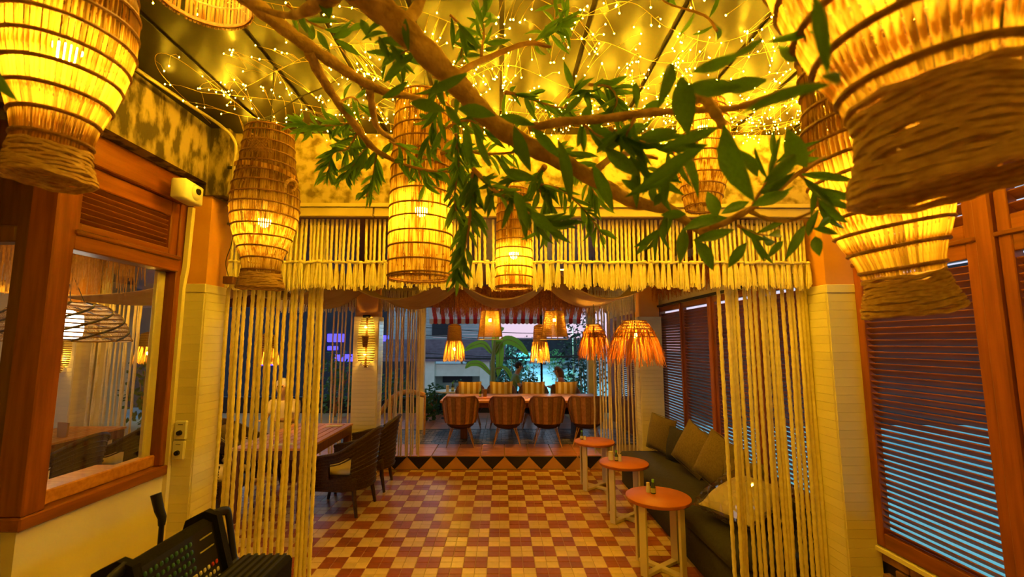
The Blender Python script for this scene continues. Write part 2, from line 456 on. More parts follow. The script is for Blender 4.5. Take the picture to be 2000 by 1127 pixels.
# ---- the two tiled columns flanking the opening
def column(name, x0, x1, inner, y0=3.0, y1=3.27, ztop=2.22, zt=ZC, side=True):
    c = struct(name)
    sbox('core', M['plaster'], [(x0, x1, y0, y1, 0, ztop)], c)
    sbox('orange_upper', M['orange_paint'], [(x0 + .004, x1 - .004, y0 + .004, y1, ztop, zt - (.47 if x0 < 0 else .42))], c)
    sbox('top_concrete', M['concrete'], [(x0 + .004, x1 - .004, y0 + .004, y1, zt - (.47 if x0 < 0 else .42), zt)], c)
    sbox('cap', M['trim'], [(x0 - .006, x1 + .006, y0 - .012, y1, ztop - .045, ztop + .012)], c, .004)
    f = MB(); f.box((0, 0, 0), (x1 - x0 - .004, .008, .0542), None, .0010); fm = f.mesh('tile', M['tile_white'])
    s_ = MB(); s_.box((0, 0, 0), (.008, y1 - y0 - .004, .0542), None, .0015); sm = s_.mesh('tile', M['tile_white'])
    n = int((ztop - .05) / .055)
    for k in range(n):
        z = ztop - .05 - (k + .5) * .055
        link('tile', fm, c, ((x0 + x1) / 2, y0 - .003, z)); link('tile', sm, c, (inner, (y0 + y1) / 2, z))
    return c
column('wall_column_left', -2.08, -1.95, -1.947)
column('wall_column_right', 2.16, XR + .02, 2.157)

# ---- right wall with louvred shutters
wr = sbox('wall_right', M['dark_gap'], [(2.40, 2.55, -1.6, 3.3, -.1, .56)])
bk = MB(); bk.box((0, 0, 0), (.05, .19, .055), None, .006); bme = bk.mesh('brick', M['brick'])
for r in range(9):
    for k in range(16):
        y = 3.0 - (k + .5 + (r % 2) * .5) * .2
        if y > 0.2: link('brick', bme, wr, (2.385 + rnd.uniform(-.004, .004), y, .53 - r * .063))
sbox('ledge', M['trim'], [(2.33, 2.55, -1.6, 2.998, .565, .595)], wr, .004)
sbox('wall_right_upper', M['concrete_pale'], [(2.36, 2.55, -1.6, 3.3, 2.92, ZC + .02)])
sbox('wall_right_inner', M['plaster'], [(2.38, 2.55, 3.27, 7.0, -.1, .60), (2.38, 2.55, 3.27, 10.2, 2.36, 3.1)])

SLAT = {}
def shutter(name, y0, y1, z0, z1, stile, rail, pitch=.037, X=XR, tilt=44, depth=.0445, th=.028):
    """louvred panel in the plane x = X; slats fall towards the outside"""
    w = struct(name)
    for (a, c_) in ((y0, y0 + stile), (y1 - stile, y1)):
        b = MB(); b.box((X + .018, (a + c_) / 2, (z0 + z1) / 2), (.05, c_ - a, z1 - z0), None, .004); b.build('stile', M['wood_red'], w)
    for (a, c_) in ((z0, z0 + rail), (z1 - rail, z1)):
        b = MB(); b.box((X + .018, (y0 + y1) / 2, (a + c_) / 2), (.046, y1 - y0 - 2 * stile, c_ - a), None, .004); b.build('rail', M['wood_red_h'], w)
    L = y1 - y0 - 2 * stile + .006
    b = MB(); b.box((0, 0, 0), (depth, L, .008), Matrix.Rotation(radians(tilt), 3, 'Y'), .002); me = b.mesh('slat', M['wood_red_h'])
    n = int((z1 - z0 - 2 * rail) / pitch)
    for k in range(n):
        link('slat', me, w, (X + .022 + rnd.uniform(-.001, .001), (y0 + y1) / 2, z0 + rail + (k + .5) * pitch), (0, rnd.uniform(-.05, .05), 0))
    return w
shutter('window_1', 2.19, 2.995, .60, 2.35, .058, .085)
shutter('window_2', 1.20, 2.095, .60, 2.35, .058, .085)
shutter('window_3', 2.19, 2.995, 2.36, 2.92, .058, .08, .06, depth=.06)
shutter('window_4', 1.20, 2.095, 2.36, 2.92, .058, .08, .06, depth=.06)
sbox('trim_1', M['wood_red'], [(2.325, 2.41, 2.10, 2.185, .60, 2.92)], None, .008)
sbox('trim_2', M['wood_red_h'], [(2.33, 2.41, .3, 2.995, 2.345, 2.368)], None, .004)
sbox('trim_3', M['wood_red'], [(2.325, 2.41, 1.10, 1.195, .60, 2.92)], None, .008)
sbox('wall_right_rear', M['plaster'], [(2.36, 2.5, -1.6, 1.10, .59, 2.93)])
for nm, a, c_ in (('window_5', 5.94, 6.80), ('window_6', 5.12, 5.93), ('window_7', 4.25, 5.06), ('window_8', 3.30, 4.20)):
    shutter(nm, a, c_, .60, 2.36, .06, .07)
sbox('trim_4', M['wood_red'], [(2.325, 2.40, 5.06, 5.12, .60, 2.36), (2.325, 2.40, 5.925, 5.945, .60, 2.36), (2.325, 2.40, 4.20, 4.25, .60, 2.36)], None, .006)
sbox('trim_5', M['black'], [(2.29, 2.33, 3.3, 6.80, 2.36, 2.385)])

# ---- left timber window between the rooms
w = struct('window_9')
def wb(nm, x0, x1, y0, y1, z0, z1, m='wood_red', ch=.006):
    return sbox(nm, M[m], [(x0, x1, y0, y1, z0, z1)], w, ch)
wb('corner_post', -2.215, -2.085, 2.10, 2.205, 1.09, 2.88)
wb('jamb', -2.19, -2.095, 2.925, 3.0, 1.09, 2.88)
wb('sill', -2.30, -2.075, 2.085, 3.0, 1.035, 1.092, 'wood_red_h')
wb('bottom_rail', -2.20, -2.135, 2.20, 2.93, 1.092, 1.16, 'teak')
wb('inner_ledge', -2.55, -2.24, 2.2, 3.0, 1.05, 1.085, 'teak')
wb('transom', -2.19, -2.085, 2.20, 2.93, 2.30, 2.39, 'wood_red_h')
wb('transom_lip', -2.17, -2.07, 2.20, 2.93, 2.375, 2.40, 'wood_red_h')
wb('head_beam', -2.24, -2.075, 2.09, 3.0, 2.75, 2.915, 'wood_red_h')
wb('panel_stile', -2.17, -2.11, 2.205, 2.25, 2.40, 2.75)
wb('panel_stile', -2.17, -2.11, 2.86, 2.93, 2.40, 2.75)
wb('panel_rail', -2.17, -2.11, 2.25, 2.86, 2.65, 2.75, 'wood_red_h')
wb('panel_rail', -2.17, -2.11, 2.25, 2.86, 2.40, 2.445, 'wood_red_h')
wb('panel_back', -2.175, -2.165, 2.25, 2.86, 2.44, 2.66, 'wood_dark')
for k in range(7):
    b = MB(); b.box((-2.14, 2.555, 2.46 + k * .030), (.035, .61, .007), Matrix.Rotation(radians(-40), 3, 'Y'), .002); b.build('slat', M['wood_red_h'], w)
wb('pane', -2.153, -2.147, 2.205, 2.925, 1.11, 2.30, 'glass', 0)
wb('inner_frame', -2.19, -2.16, 2.86, 2.925, 1.11, 2.30, 'trim')
# the window round the corner, seen edge-on at the frame's edge
w = struct('window_10')
wb('jamb', -2.29, -2.22, 2.12, 2.20, 1.09, 2.88, 'wood_dark')
wb('sill', -4.1, -2.30, 2.085, 2.30, 1.035, 1.092, 'wood_red_h')
wb('transom', -4.1, -2.29, 2.12, 2.20, 2.32, 2.40, 'wood_dark')
wb('head_beam', -4.1, -2.23, 2.10, 2.22, 2.78, 2.915, 'wood_dark')
wb('panel_back', -4.1, -2.29, 2.16, 2.18, 2.40, 2.78, 'wood_dark')
wb('pane', -4.1, -2.29, 2.157, 2.163, 1.09, 2.32, 'glass', 0)
sbox('wall_left_upper', M['concrete'], [(-4.1, -2.3, 2.10, 2.30, 2.915, ZC)])

sbox('wall_left_back', M['plaster'], [(-7.6, -5.70, 6.55, 6.68, 0, 3.02)])
# ---- inner columns at the platform's edge
def inner_col(name, x0, x1, y0=6.68, y1=6.94, zcap=2.22):
    c = struct(name)
    sbox('core', M['plaster'], [(x0, x1, y0, y1, 0, zcap)], c)
    sbox('orange_upper', M['orange_paint'], [(x0 + .02, x1 - .02, y0 + .02, y1, zcap, 3.02)], c)
    f = MB(); f.box((0, 0, 0), (x1 - x0 - .003, .008, .0525), None, .0015); fm = f.mesh('tile', M['tile_white'])
    s_ = MB(); s_.box((0, 0, 0), (.008, y1 - y0 - .003, .0525), None, .0015); sm = s_.mesh('tile', M['tile_white'])
    for k in range(int(zcap / .055)):
        z = zcap - (k + .5) * .055
        link('tile', fm, c, ((x0 + x1) / 2, y0 - .003, z)); link('tile', sm, c, (x1 + .003 if x0 < 0 else x0 - .003, (y0 + y1) / 2, z))
inner_col('wall_column_inner_left', -2.15, -1.79)
inner_col('wall_column_inner_right', 2.01, 2.34)
inner_col('wall_column_far_left', -6.15, -5.70, 6.2, 6.5)

# ================================================================== WOVEN LANTERNS
POT = [(0, .68), (.03, .65), (.07, .58), (.11, .535), (.15, .545), (.20, .61), (.265, .75), (.37, .91), (.47, 1.0), (.60, .985), (.70, .89), (.76, .82), (.88, .76), (1.0, .70)]
CYL = [(0, 1.0), (.3, 1.0), (.6, .98), (.85, .93), (1.0, .86)]
def smooth_tab(tab, t):
    # cosine-eased lookup
    for (x0, y0), (x1, y1) in zip(tab, tab[1:]):
        if t <= x1:
            u = (t - x0) / (x1 - x0); return lerp(y0, y1, u)
    return tab[-1][1]
def lantern(label, base, R, H, prof, nreed, hoops, single, band=0.0, tilt=(0, 0, 0), bulb_t=.5, mouth=False, seed=1, power=None, ring_r=.0045):
    """base = centre of the lower rim; prof = radius over height; band = height share of the woven grass foot"""
    rg = random.Random(seed)
    t = thing('woven_lantern', label, 'lantern', base, 0, 'woven reed lanterns hung in the front room')
    t.rotation_euler = tilt
    N = 22
    zs = [band + (1 - band) * k / N for k in range(N + 1)]
    # reeds
    dth = 2 * pi / nreed * .80
    def reed_mb(mb, a, jit=0.0, z0=0, z1=N):
        rows = []
        for k in range(z0, z1 + 1):
            r = smooth_tab(prof, zs[k]) * R + jit
            rows.append([(cos(a + s * dth / 2) * (r + (0.0035 if s == 0 else 0)), sin(a + s * dth / 2) * (r + (.0022 if s == 0 else 0)), zs[k] * H) for s in (-1, 0, 1)])
        mb.sheet(rows)
    if single:
        vars_ = []
        for q in range(5):
            mb = MB(); reed_mb(mb, 0, rg.uniform(-.0015, .0015)); vars_.append(mb.mesh('reed', M['reed'], True))
        for k in range(nreed):
            if rg.random() < .03: continue
            link('reed', rg.choice(vars_), t, None, (0, 0, 2 * pi * k / nreed + rg.uniform(-.006, .006)))
    else:
        mb = MB()
        for k in range(nreed):
            if rg.random() < .02: continue
            reed_mb(mb, 2 * pi * k / nreed + rg.uniform(-.006, .006), rg.uniform(-.0015, .0015))
        tag(mb.build('reeds', M['reed'], t, True), kind='stuff')
    # hoops of binding
    for k in range(hoops):
        z = band + (1 - band) * (k + .35) / hoops
        r = smooth_tab(prof, z) * R + .004
        dz = rg.uniform(-.004, .004); ph = rg.uniform(0, 6)
        mb = MB(); pts = [(r * cos(a), r * sin(a), z * H + dz * cos(a - ph)) for a in [2 * pi * i / 40 for i in range(41)]]
        mb.tube(pts, ring_r, 6, False); mb.build('hoop', M['hoop'], t, True)
    # rim at the top
    mb = MB(); r = smooth_tab(prof, 1.0) * R
    mb.tube([(r * cos(2 * pi * i / 40), r * sin(2 * pi * i / 40), H) for i in range(41)], .006, 6, False); mb.build('top_rim', M['hoop'], t, True)
    if band > 0:                                           # foot of twisted grass rope, coil on coil
        nb = max(6, int(band * H / .0085)); mb = MB()
        for q in range(nb):
            z = band * H * (q + .5) / nb; r = smooth_tab(prof, z / H) * R; p1, p2 = rg.uniform(0, 6), rg.uniform(0, 6)
            pts = [((r + .002 * sin(5 * a + p1)) * cos(a), (r + .002 * sin(5 * a + p1)) * sin(a), z + .0035 * sin(3 * a + p2) + .0015 * sin(11 * a + p1)) for a in [2 * pi * i / 56 for i in range(57)]]
            mb.tube(pts, .0062, 5, False)
        mb.build('woven_foot', M['straw'], t, True)
    else:
        mb = MB(); r = R * smooth_tab(prof, 0)
        mb.tube([(r * cos(2 * pi * i / 40), r * sin(2 * pi * i / 40), .012) for i in range(41)], .005, 6, False); mb.build('bottom_rim', M['hoop'], t, True)
    if mouth:                                              # flat cane strap, side mouth and diamond weave of the fish basket
        mb = MB(); r0 = R * .87
        rows = [[((r0 + .012) * cos(a), (r0 + .012) * sin(a), H * (.745 - .055 * (i / 30)) + dz) for dz in (-.012, .012)] for i, a in enumerate([mouth - 2.3 + 2.6 * i / 30 for i in range(31)])]
        mb.sheet(rows); mb.build('strap', M['reed'], t, True)
        mb = MB(); c = Vector((cos(mouth) * (R * .93 + .012), sin(mouth) * (R * .93 + .012), H * .625)); u = Vector((-sin(mouth), cos(mouth), 0)); v = Vector((cos(mouth) * .5, sin(mouth) * .5, .85)).normalized()
        ring = [c + (u * cos(a) + v * sin(a)) * .030 for a in [2 * pi * i / 20 for i in range(21)]]
        mb.tube(ring, .008, 6, False); mb.build('mouth_ring', M['straw'], t, True)
        mb = MB()
        for s in (-1, 1):
            for k in range(6):
                a0 = mouth - 1.45 + k * .11; pts = []
                for q in range(7):
                    a = a0 + s * (q / 6 - .5) * .55; zz = H * (.80 + .10 * q / 6); rr = R * smooth_tab(prof, zz / H) + .005
                    pts.append((rr * cos(a), rr * sin(a), zz))
                mb.tube(pts, .0028, 4, False)
        mb.build('diamond_weave', M['hoop'], t, True)
    # bulb, socket, cord to the ceiling
    bz = H * bulb_t
    mb = MB(); mb.ball((0, 0, bz), .030, 12, 8, (1, 1, 1.1)); mb.build('bulb', M['bulb'], t, True)
    mb = MB(); mb.lathe([(.001, bz + .10), (.015, bz + .10), (.017, bz + .062), (.034, bz + .030), (.0345, bz + .004)], 16); mb.build('socket', M['white_plastic'], t, True)
    top = (ZC - base[2]) / max(.8, cos(tilt[0]) * cos(tilt[1]))
    mb = MB(); mb.tube([(0, 0, bz + .08), (.002, .001, H), (0, .003, (top + H) / 2), (0, 0, top)], .003, 6)
    for a in (0, 2.1, 4.2): mb.tube([(R * .7 * smooth_tab(prof, 1) * cos(a) * 1.4, R * .7 * smooth_tab(prof, 1) * sin(a) * 1.4, H), (0, 0, min(H + .09, top - .01))], .0015, 4)
    mb.build('cord', M['cord'], t)
    return t
def at(px, py, d): return onD(px, py, d)

lantern('big pot-shaped reed lantern with woven grass foot, beside the louvred timber window', at(92, 354, 1.20), .142, .84, POT, 74, 13, True, .105, (0, .03, 0), .44, -1.2, 11, ring_r=.0055)
lantern('pot-shaped reed lantern with a small side mouth, in front of the ceiling conduit', at(508, 563, 2.28), .158, .82, POT, 88, 14, False, .085, (0, 0, 0), .42, -.35, 12)
lantern('largest straight cylindrical reed lantern, behind the thin forked branch', at(820, 548, 2.2), .150, .92, CYL, 90, 14, False, 0, (0, 0, 0), .38, False, 13)
lantern('narrow small cylindrical reed lantern in front of the tasselled rope valance', at(1004, 566, 2.78), .108, .62, CYL, 76, 11, False, 0, (0, 0, 0), .36, False, 14)
lantern('tapering reed lantern half hidden behind the big hanging leaf', at(1372, 412, 2.55), .150, .62, [(0, .56), (.2, .74), (.42, .98), (.6, 1.0), (.8, .92), (1, .8)], 84, 11, False, 0, (0, .05, 0), .78, False, 15)
lantern('tilted pot-shaped reed lantern hanging before the louvred shutters', at(1782, 610, 1.22), .158, .80, POT, 76, 13, True, .13, (.02, -.17, 0), .50, 2.0, 16, ring_r=.0055)
lantern('huge blurred reed lantern closest to the lens, woven foot uppermost right', at(1860, 372, .60), .160, .80, POT, 70, 12, True, .17, (0, -.10, 0), .50, False, 17, ring_r=.0055)
lantern('added unseen pot-shaped reed lantern behind the viewpoint on the window side', (-1.25, -.35, 2.05), .158, .82, POT, 70, 12, False, .085, (0, 0, 0), .40, False, 21)  # this and the next two lanterns are added out of view for light
lantern('added unseen pot-shaped reed lantern behind the viewpoint on the shutter side', (1.05, -.55, 2.05), .158, .82, POT, 70, 12, False, .085, (0, 0, 0), .40, False, 22)
lantern('added unseen cylindrical reed lantern behind the viewpoint', (-.1, -1.0, 2.1), .150, .80, CYL, 70, 12, False, 0, (0, 0, 0), .35, False, 23)
lantern('cylindrical reed lantern cut off by the top edge, showing only its lit rim', at(398, 2, 1.42), .135, .36, CYL, 70, 6, False, 0, (0, 0, 0), .45, False, 18)

# ================================================================== ROPE CURTAINS
rr_ = random.Random(21)
def rope_mesh(name, L, r, mat_, seed, n=9, seg=None, wob=.004):
    rg = random.Random(seed); seg = seg or int(L / .03)
    a, b_, c_, d_ = [rg.uniform(0, 6) for _ in range(4)]
    k = rg.uniform(.6, 1.2)
    pts = [(wob * k * (sin(2.1 * z + a) + .5 * sin(5.3 * z + b_)) - wob * k * (sin(a) + .5 * sin(b_)), wob * k * .6 * sin(2.7 * z + c_) - wob * k * .6 * sin(c_), -z) for z in [L * i / seg for i in range(seg + 1)]]
    mb = MB(); mb.tube(pts, r, n, True, lambda ang, i: 1 + .16 * cos(3 * (ang - i * L / seg * 42)))
    return mb.mesh(name, mat_, True)
def rope_curtain(label, xs, Y, ztop, zbot, r, mt, seed, nvar=6, jy=.014, rod=True, n=9, seg=None):
    c = thing('rope_curtain', label, 'curtain', ((xs[0] + xs[-1]) / 2, Y, ztop))
    vs = [rope_mesh('rope', ztop - zbot, r, M[mt], seed + q, n, seg) for q in range(nvar)]
    rg = random.Random(seed); x0 = c.location.x
    for x in xs:
        o = link('rope', rg.choice(vs), c, (x - x0, rg.uniform(-jy, jy), 0), (0, rg.uniform(-.006, .006), rg.uniform(0, 6.28)))
        o.scale = (1, 1, rg.uniform(.985, 1.0))
    if rod:
        mb = MB(); mb.tube([(xs[0] - x0 - .05, 0, .008), (xs[-1] - x0 + .03, 0, .008)], .01, 8); mb.build('curtain_rod', M['steel'], c, True)
    return c
def pxs(pl, y, Y): return [onY(p, y, Y).x for p in pl]
# front left and front right drops, rope by rope where the photograph has them
lp = [447, 458, 468, 491, 502, 513, 525, 534, 545, 555, 568, 576, 590, 604, 611, 620, 480, 627]
rp = [1403, 1418, 1432, 1441, 1453, 1462, 1474, 1486, 1497, 1504, 1516, 1529, 1540, 1549, 1558, 1566, 1573, 1582, 1591, 1425, 1510, 1577]
rope_curtain('long cream rope curtain hanging beside the black mixing console', pxs(sorted(lp), 600, 3.19), 3.19, 2.68, .02, .0125, 'rope', 100)
rope_curtain('long cream rope curtain in front of the sofa end and shutters', pxs(sorted(rp), 600, 3.19), 3.19, 2.68, .02, .0125, 'rope', 140)
# tasselled valance across the whole opening
val = thing('rope_valance', 'short knotted rope valance with a row of cut tassels above the opening', 'valance', (0, 3.11, 2.70))
zk = onY(1000, 513, 3.11).z - 2.70; zb = onY(1000, 563, 3.11).z - 2.70
vm = [rope_mesh('rope', -zk + .01, .0093, M['rope'], 200 + q, 8, 12, .004) for q in range(6)]
x = -1.86; xs = []
while x < 2.13:
    if rr_.random() > .05: xs.append(x)
    x += .0300 + rr_.uniform(-.004, .004)
for x in xs: link('rope', rr_.choice(vm), val, (x, rr_.uniform(-.006, .006), 0), (rr_.uniform(-.01, .01), rr_.uniform(-.03, .03), rr_.uniform(0, 6)))
def tassel_mesh(seed):
    rg = random.Random(seed); mb = MB(); L = -(zb - zk)
    for k in range(15):
        a = rg.uniform(0, 6.28); q = rg.uniform(.2, 1) ** .5; l = L * rg.uniform(.86, 1.06)
        x0, y0 = .009 * q * cos(a), .007 * q * sin(a); x1, y1 = .021 * q * cos(a) + rg.uniform(-.004, .004), .013 * q * sin(a)
        mb.tube([(x0, y0, 0), (lerp(x0, x1, .5) + rg.uniform(-.003, .003), lerp(y0, y1, .6), -l * .45), (x1, y1, -l)], [.0035, .0047, .0042], 5)
    mb.ball((0, 0, .002), .017, 8, 6, (1.05, .9, .75))
    return mb.mesh('tassel', M['rope'], True)
tm = [tassel_mesh(300 + q) for q in range(9)]
x = -1.865
while x < 2.13:
    link('tassel', rr_.choice(tm), val, (x, rr_.uniform(-.012, .004), zk + rr_.uniform(-.006, .006)), (0, rr_.uniform(-.05, .05), rr_.choice((0, pi))), (rr_.uniform(.85, 1.25), 1, rr_.uniform(.92, 1.06)))
    x += rr_.uniform(.034, .048)
# knotted cross cord
mb = MB(); rg = random.Random(5)
mb.tube([(-1.87 + 4.0 * i / 200, -.012, zk + .004 * sin(i * .9) + rg.uniform(-.003, .003)) for i in range(201)], .007, 6); mb.build('cross_cord', M['rope'], val, True)

# thinner curtains at the platform's edge
def xr(a, b_, st, rg, skip=.08):
    o = []; x = a
    while x < b_:
        if rg.random() > skip: o.append(x)
        x += st * rg.uniform(.75, 1.25)
    return o
rg = random.Random(31)
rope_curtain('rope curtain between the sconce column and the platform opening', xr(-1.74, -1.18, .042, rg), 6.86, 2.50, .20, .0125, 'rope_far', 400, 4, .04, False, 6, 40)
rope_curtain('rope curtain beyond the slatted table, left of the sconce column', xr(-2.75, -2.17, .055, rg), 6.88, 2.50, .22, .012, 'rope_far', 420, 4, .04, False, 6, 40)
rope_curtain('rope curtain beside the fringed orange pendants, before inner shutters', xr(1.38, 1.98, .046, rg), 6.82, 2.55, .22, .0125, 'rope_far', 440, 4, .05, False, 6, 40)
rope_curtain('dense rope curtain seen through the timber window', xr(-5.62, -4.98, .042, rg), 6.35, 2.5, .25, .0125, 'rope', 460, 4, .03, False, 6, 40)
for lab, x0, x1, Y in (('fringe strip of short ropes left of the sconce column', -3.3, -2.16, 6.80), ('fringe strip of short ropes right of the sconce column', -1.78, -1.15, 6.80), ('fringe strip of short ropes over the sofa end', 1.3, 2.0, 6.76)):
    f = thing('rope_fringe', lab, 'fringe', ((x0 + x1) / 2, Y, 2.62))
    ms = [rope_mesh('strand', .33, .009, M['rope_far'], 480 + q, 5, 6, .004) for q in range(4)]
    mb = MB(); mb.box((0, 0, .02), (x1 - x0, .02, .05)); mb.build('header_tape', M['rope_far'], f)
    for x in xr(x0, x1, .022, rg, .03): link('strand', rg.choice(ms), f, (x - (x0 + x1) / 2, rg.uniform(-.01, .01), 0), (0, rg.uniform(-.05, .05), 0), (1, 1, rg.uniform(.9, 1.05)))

# ================================================================== OLIVE TREE BRANCHES AND LEAVES
tree = thing('olive_tree', 'gnarled olive tree branches with long green leaves spreading under the fairy-lit ceiling', 'tree', (0, 0, 0))
tg = random.Random(77)
def branch(pts, w, nm='branch', m='bark', sub=5):
    """pts: (px, py, depth); w: widths in px at each point"""
    P = [onD(*p) for p in pts]
    R = [ww * p[2] / FPX / 2 for ww, p in zip(w, pts)]
    Q = spline(P, sub); RR = []
    for i in range(len(Q)):
        t = i / (len(Q) - 1) * (len(P) - 1); k = min(int(t), len(P) - 2); RR.append(lerp(R[k], R[k + 1], t - k) * (1 + .10 * sin(i * 1.7) + tg.uniform(-.05, .05)))
    mb = MB(); mb.tube(Q, RR, 10 if R[0] > .008 else 6); mb.build(nm, M[m], tree, True)
    return Q
TW = []           # twigs that carry random leaves: (polyline, leaf length, leaves per metre)
def twig(pts, w=7, dens=70, leafL=.085, m='twig'):
    Q = branch(pts, [w * (1 - .6 * i / (len(pts) - 1)) for i in range(len(pts))], 'twig', m, 4)
    TW.append((Q, leafL, dens)); return Q
# main boughs
branch([(640, -70, .95), (700, -20, .96), (760, 30, .98), (830, 100, 1.0), (900, 172, 1.03), (960, 238, 1.06), (1040, 288, 1.09), (1110, 322, 1.12), (1172, 358, 1.14), (1235, 394, 1.15), (1300, 406, 1.14), (1345, 436, 1.12), (1372, 456, 1.1)],
       [66, 60, 54, 48, 43, 39, 34, 31, 28, 26, 24, 16, 12])
branch([(430, -60, 1.25), (480, -8, 1.28), (530, 36, 1.33), (590, 82, 1.38), (650, 122, 1.43), (700, 154, 1.48), (755, 181, 1.53), (800, 188, 1.56), (850, 203, 1.6)], [40, 36, 30, 26, 23, 20, 16, 13, 8])
branch([(604, 100, 1.39), (622, 140, 1.45), (650, 185, 1.52), (690, 240, 1.6), (728, 288, 1.68), (768, 313, 1.74)], [22, 20, 17, 15, 12, 8])
branch([(722, 175, 1.5), (728, 215, 1.55), (738, 250, 1.6), (770, 275, 1.66)], [15, 13, 11, 7])
branch([(650, -15, .97), (600, 20, 1.05), (560, 30, 1.15), (500, 15, 1.25)], [40, 22, 14, 8])
branch([(780, 50, .98), (812, 20, 1.05), (830, -30, 1.1)], [30, 24, 20])
branch([(1035, 250, 1.06), (1100, 238, 1.02), (1180, 232, .97), (1260, 221, .92), (1340, 216, .86), (1440, 210, .78), (1530, 178, .72), (1600, 162, .66)], [17, 17, 17, 16, 15, 13, 10, 7])
branch([(1350, 203, .72), (1362, 192, .70), (1380, 196, .68), (1396, 220, .67), (1413, 246, .66)], [14, 20, 22, 21, 18])
branch([(1365, 455, 1.1), (1420, 432, 1.06), (1465, 408, 1.02), (1520, 372, .98), (1560, 338, .95), (1612, 305, .92)], [15, 14, 12, 9, 8, 5])
branch([(1460, 410, 1.03), (1500, 428, 1.0), (1545, 430, .98), (1585, 415, .96)], [10, 9, 8, 6])
branch([(1160, 335, 1.12), (1200, 305, 1.15), (1240, 300, 1.2), (1285, 310, 1.2)], [16, 12, 9, 6])
branch([(890, 150, 1.03), (920, 128, 1.15), (965, 108, 1.25), (1010, 90, 1.32), (1040, 84, 1.38), (1075, 92, 1.42)], [16, 12, 11, 10, 9, 6], 'twig', 'twig')
# side twigs (with random leaves)
twig([(905, 175, 1.05), (870, 160, 1.15), (845, 150, 1.2)], 8, 60)
twig([(985, 180, 1.5), (1030, 190, 1.55), (1080, 208, 1.6), (1110, 212, 1.62)], 8, 75)
twig([(1040, 84, 1.38), (1080, 60, 1.5), (1110, 40, 1.55)], 6, 80)
twig([(940, 110, 1.25), (945, 60, 1.35), (935, 20, 1.4)], 6, 60)
twig([(925, 335, 1.3), (922, 380, 1.32), (916, 440, 1.34), (905, 500, 1.36)], 10, 110)
twig([(925, 330, 1.3), (965, 372, 1.22), (1000, 392, 1.18), (1045, 425, 1.15), (1085, 440, 1.15)], 9, 95)
twig([(1065, 325, 1.4), (1045, 345, 1.45), (1010, 352, 1.5), (985, 350, 1.52)], 11, 80)
twig([(1040, 352, 1.45), (1060, 380, 1.5), (1075, 410, 1.55), (1060, 450, 1.58)], 7, 85)
twig([(1055, 360, 1.45), (1100, 372, 1.5), (1150, 420, 1.55), (1175, 460, 1.58)], 6, 75)
twig([(1075, 290, 1.3), (1120, 310, 1.4), (1145, 350, 1.5), (1170, 390, 1.55)], 6, 90)
twig([(765, 312, 1.74), (820, 330, 1.74), (870, 335, 1.72), (905, 330, 1.7)], 7, 85)
twig([(720, 285, 1.68), (690, 320, 1.8), (670, 345, 1.85)], 6, 100)
twig([(735, 292, 1.7), (730, 340, 1.8), (715, 385, 1.85)], 6, 95)
twig([(660, 200, 1.53), (690, 190, 1.6), (710, 215, 1.65)], 5, 60)
twig([(690, 240, 1.6), (650, 245, 1.75), (605, 245, 1.85), (585, 240, 1.9)], 5, 90)
twig([(700, 255, 1.63), (680, 290, 1.8), (650, 300, 1.9), (640, 340, 1.92)], 5, 110)
twig([(760, 275, 1.66), (800, 300, 1.75), (830, 360, 1.8)], 5, 60)
twig([(870, 250, 1.5), (915, 235, 1.45), (960, 262, 1.5), (1005, 262, 1.5)], 6, 95)
twig([(860, 300, 1.6), (900, 290, 1.6), (940, 300, 1.6), (1000, 298, 1.6), (1015, 290, 1.6)], 8, 120)
twig([(890, 260, 1.4), (895, 320, 1.45), (888, 390, 1.5), (900, 450, 1.5)], 6, 110)
twig([(1150, 165, 1.5), (1190, 170, 1.45), (1205, 195, 1.4), (1195, 225, 1.38)], 6, 110)
twig([(1110, 190, 1.5), (1130, 175, 1.5), (1165, 195, 1.5)], 5, 90)
twig([(820, 95, 1.0), (790, 100, 1.1), (770, 120, 1.15)], 6, 50)
twig([(860, 200, 1.3), (845, 240, 1.4), (835, 280, 1.45)], 6, 80)
twig([(905, 490, 1.36), (890, 520, 1.38), (893, 540, 1.38)], 5, 110)
twig([(1190, 250, .95), (1230, 270, .95), (1280, 285, .95), (1330, 300, .95)], 8, 75, .095)
twig([(1240, 230, .92), (1220, 280, .95), (1260, 330, 1.0), (1290, 350, 1.0)], 7, 70, .095)
twig([(1130, 235, 1.0), (1170, 265, 1.02), (1215, 275, 1.04)], 6, 75, .095)
twig([(1310, 400, 1.13), (1290, 440, 1.15), (1275, 470, 1.15)], 6, 50, .095)
twig([(1470, 400, 1.02), (1500, 350, 1.0), (1520, 310, 1.0)], 6, 70, .095)
twig([(1560, 338, .95), (1590, 370, .95), (1600, 410, .95)], 6, 75, .09)
twig([(1440, 440, 1.05), (1470, 455, 1.05), (1500, 460, 1.05)], 6, 70, .09)
twig([(1080, 60, 1.5), (1085, 20, 1.5), (1070, -20, 1.5)], 6, 60)
twig([(1400, 60, 1.3), (1375, 30, 1.35), (1300, 5, 1.4), (1290, -20, 1.4)], 6, 25)
twig([(880, 30, 1.2), (905, 60, 1.25), (900, 110, 1.3)], 5, 55)
twig([(760, 35, .98), (760, 80, 1.1), (770, 110, 1.15)], 6, 35, .09)
twig([(560, 10, 1.2), (600, 40, 1.25), (640, 60, 1.3)], 5, 35, .085)

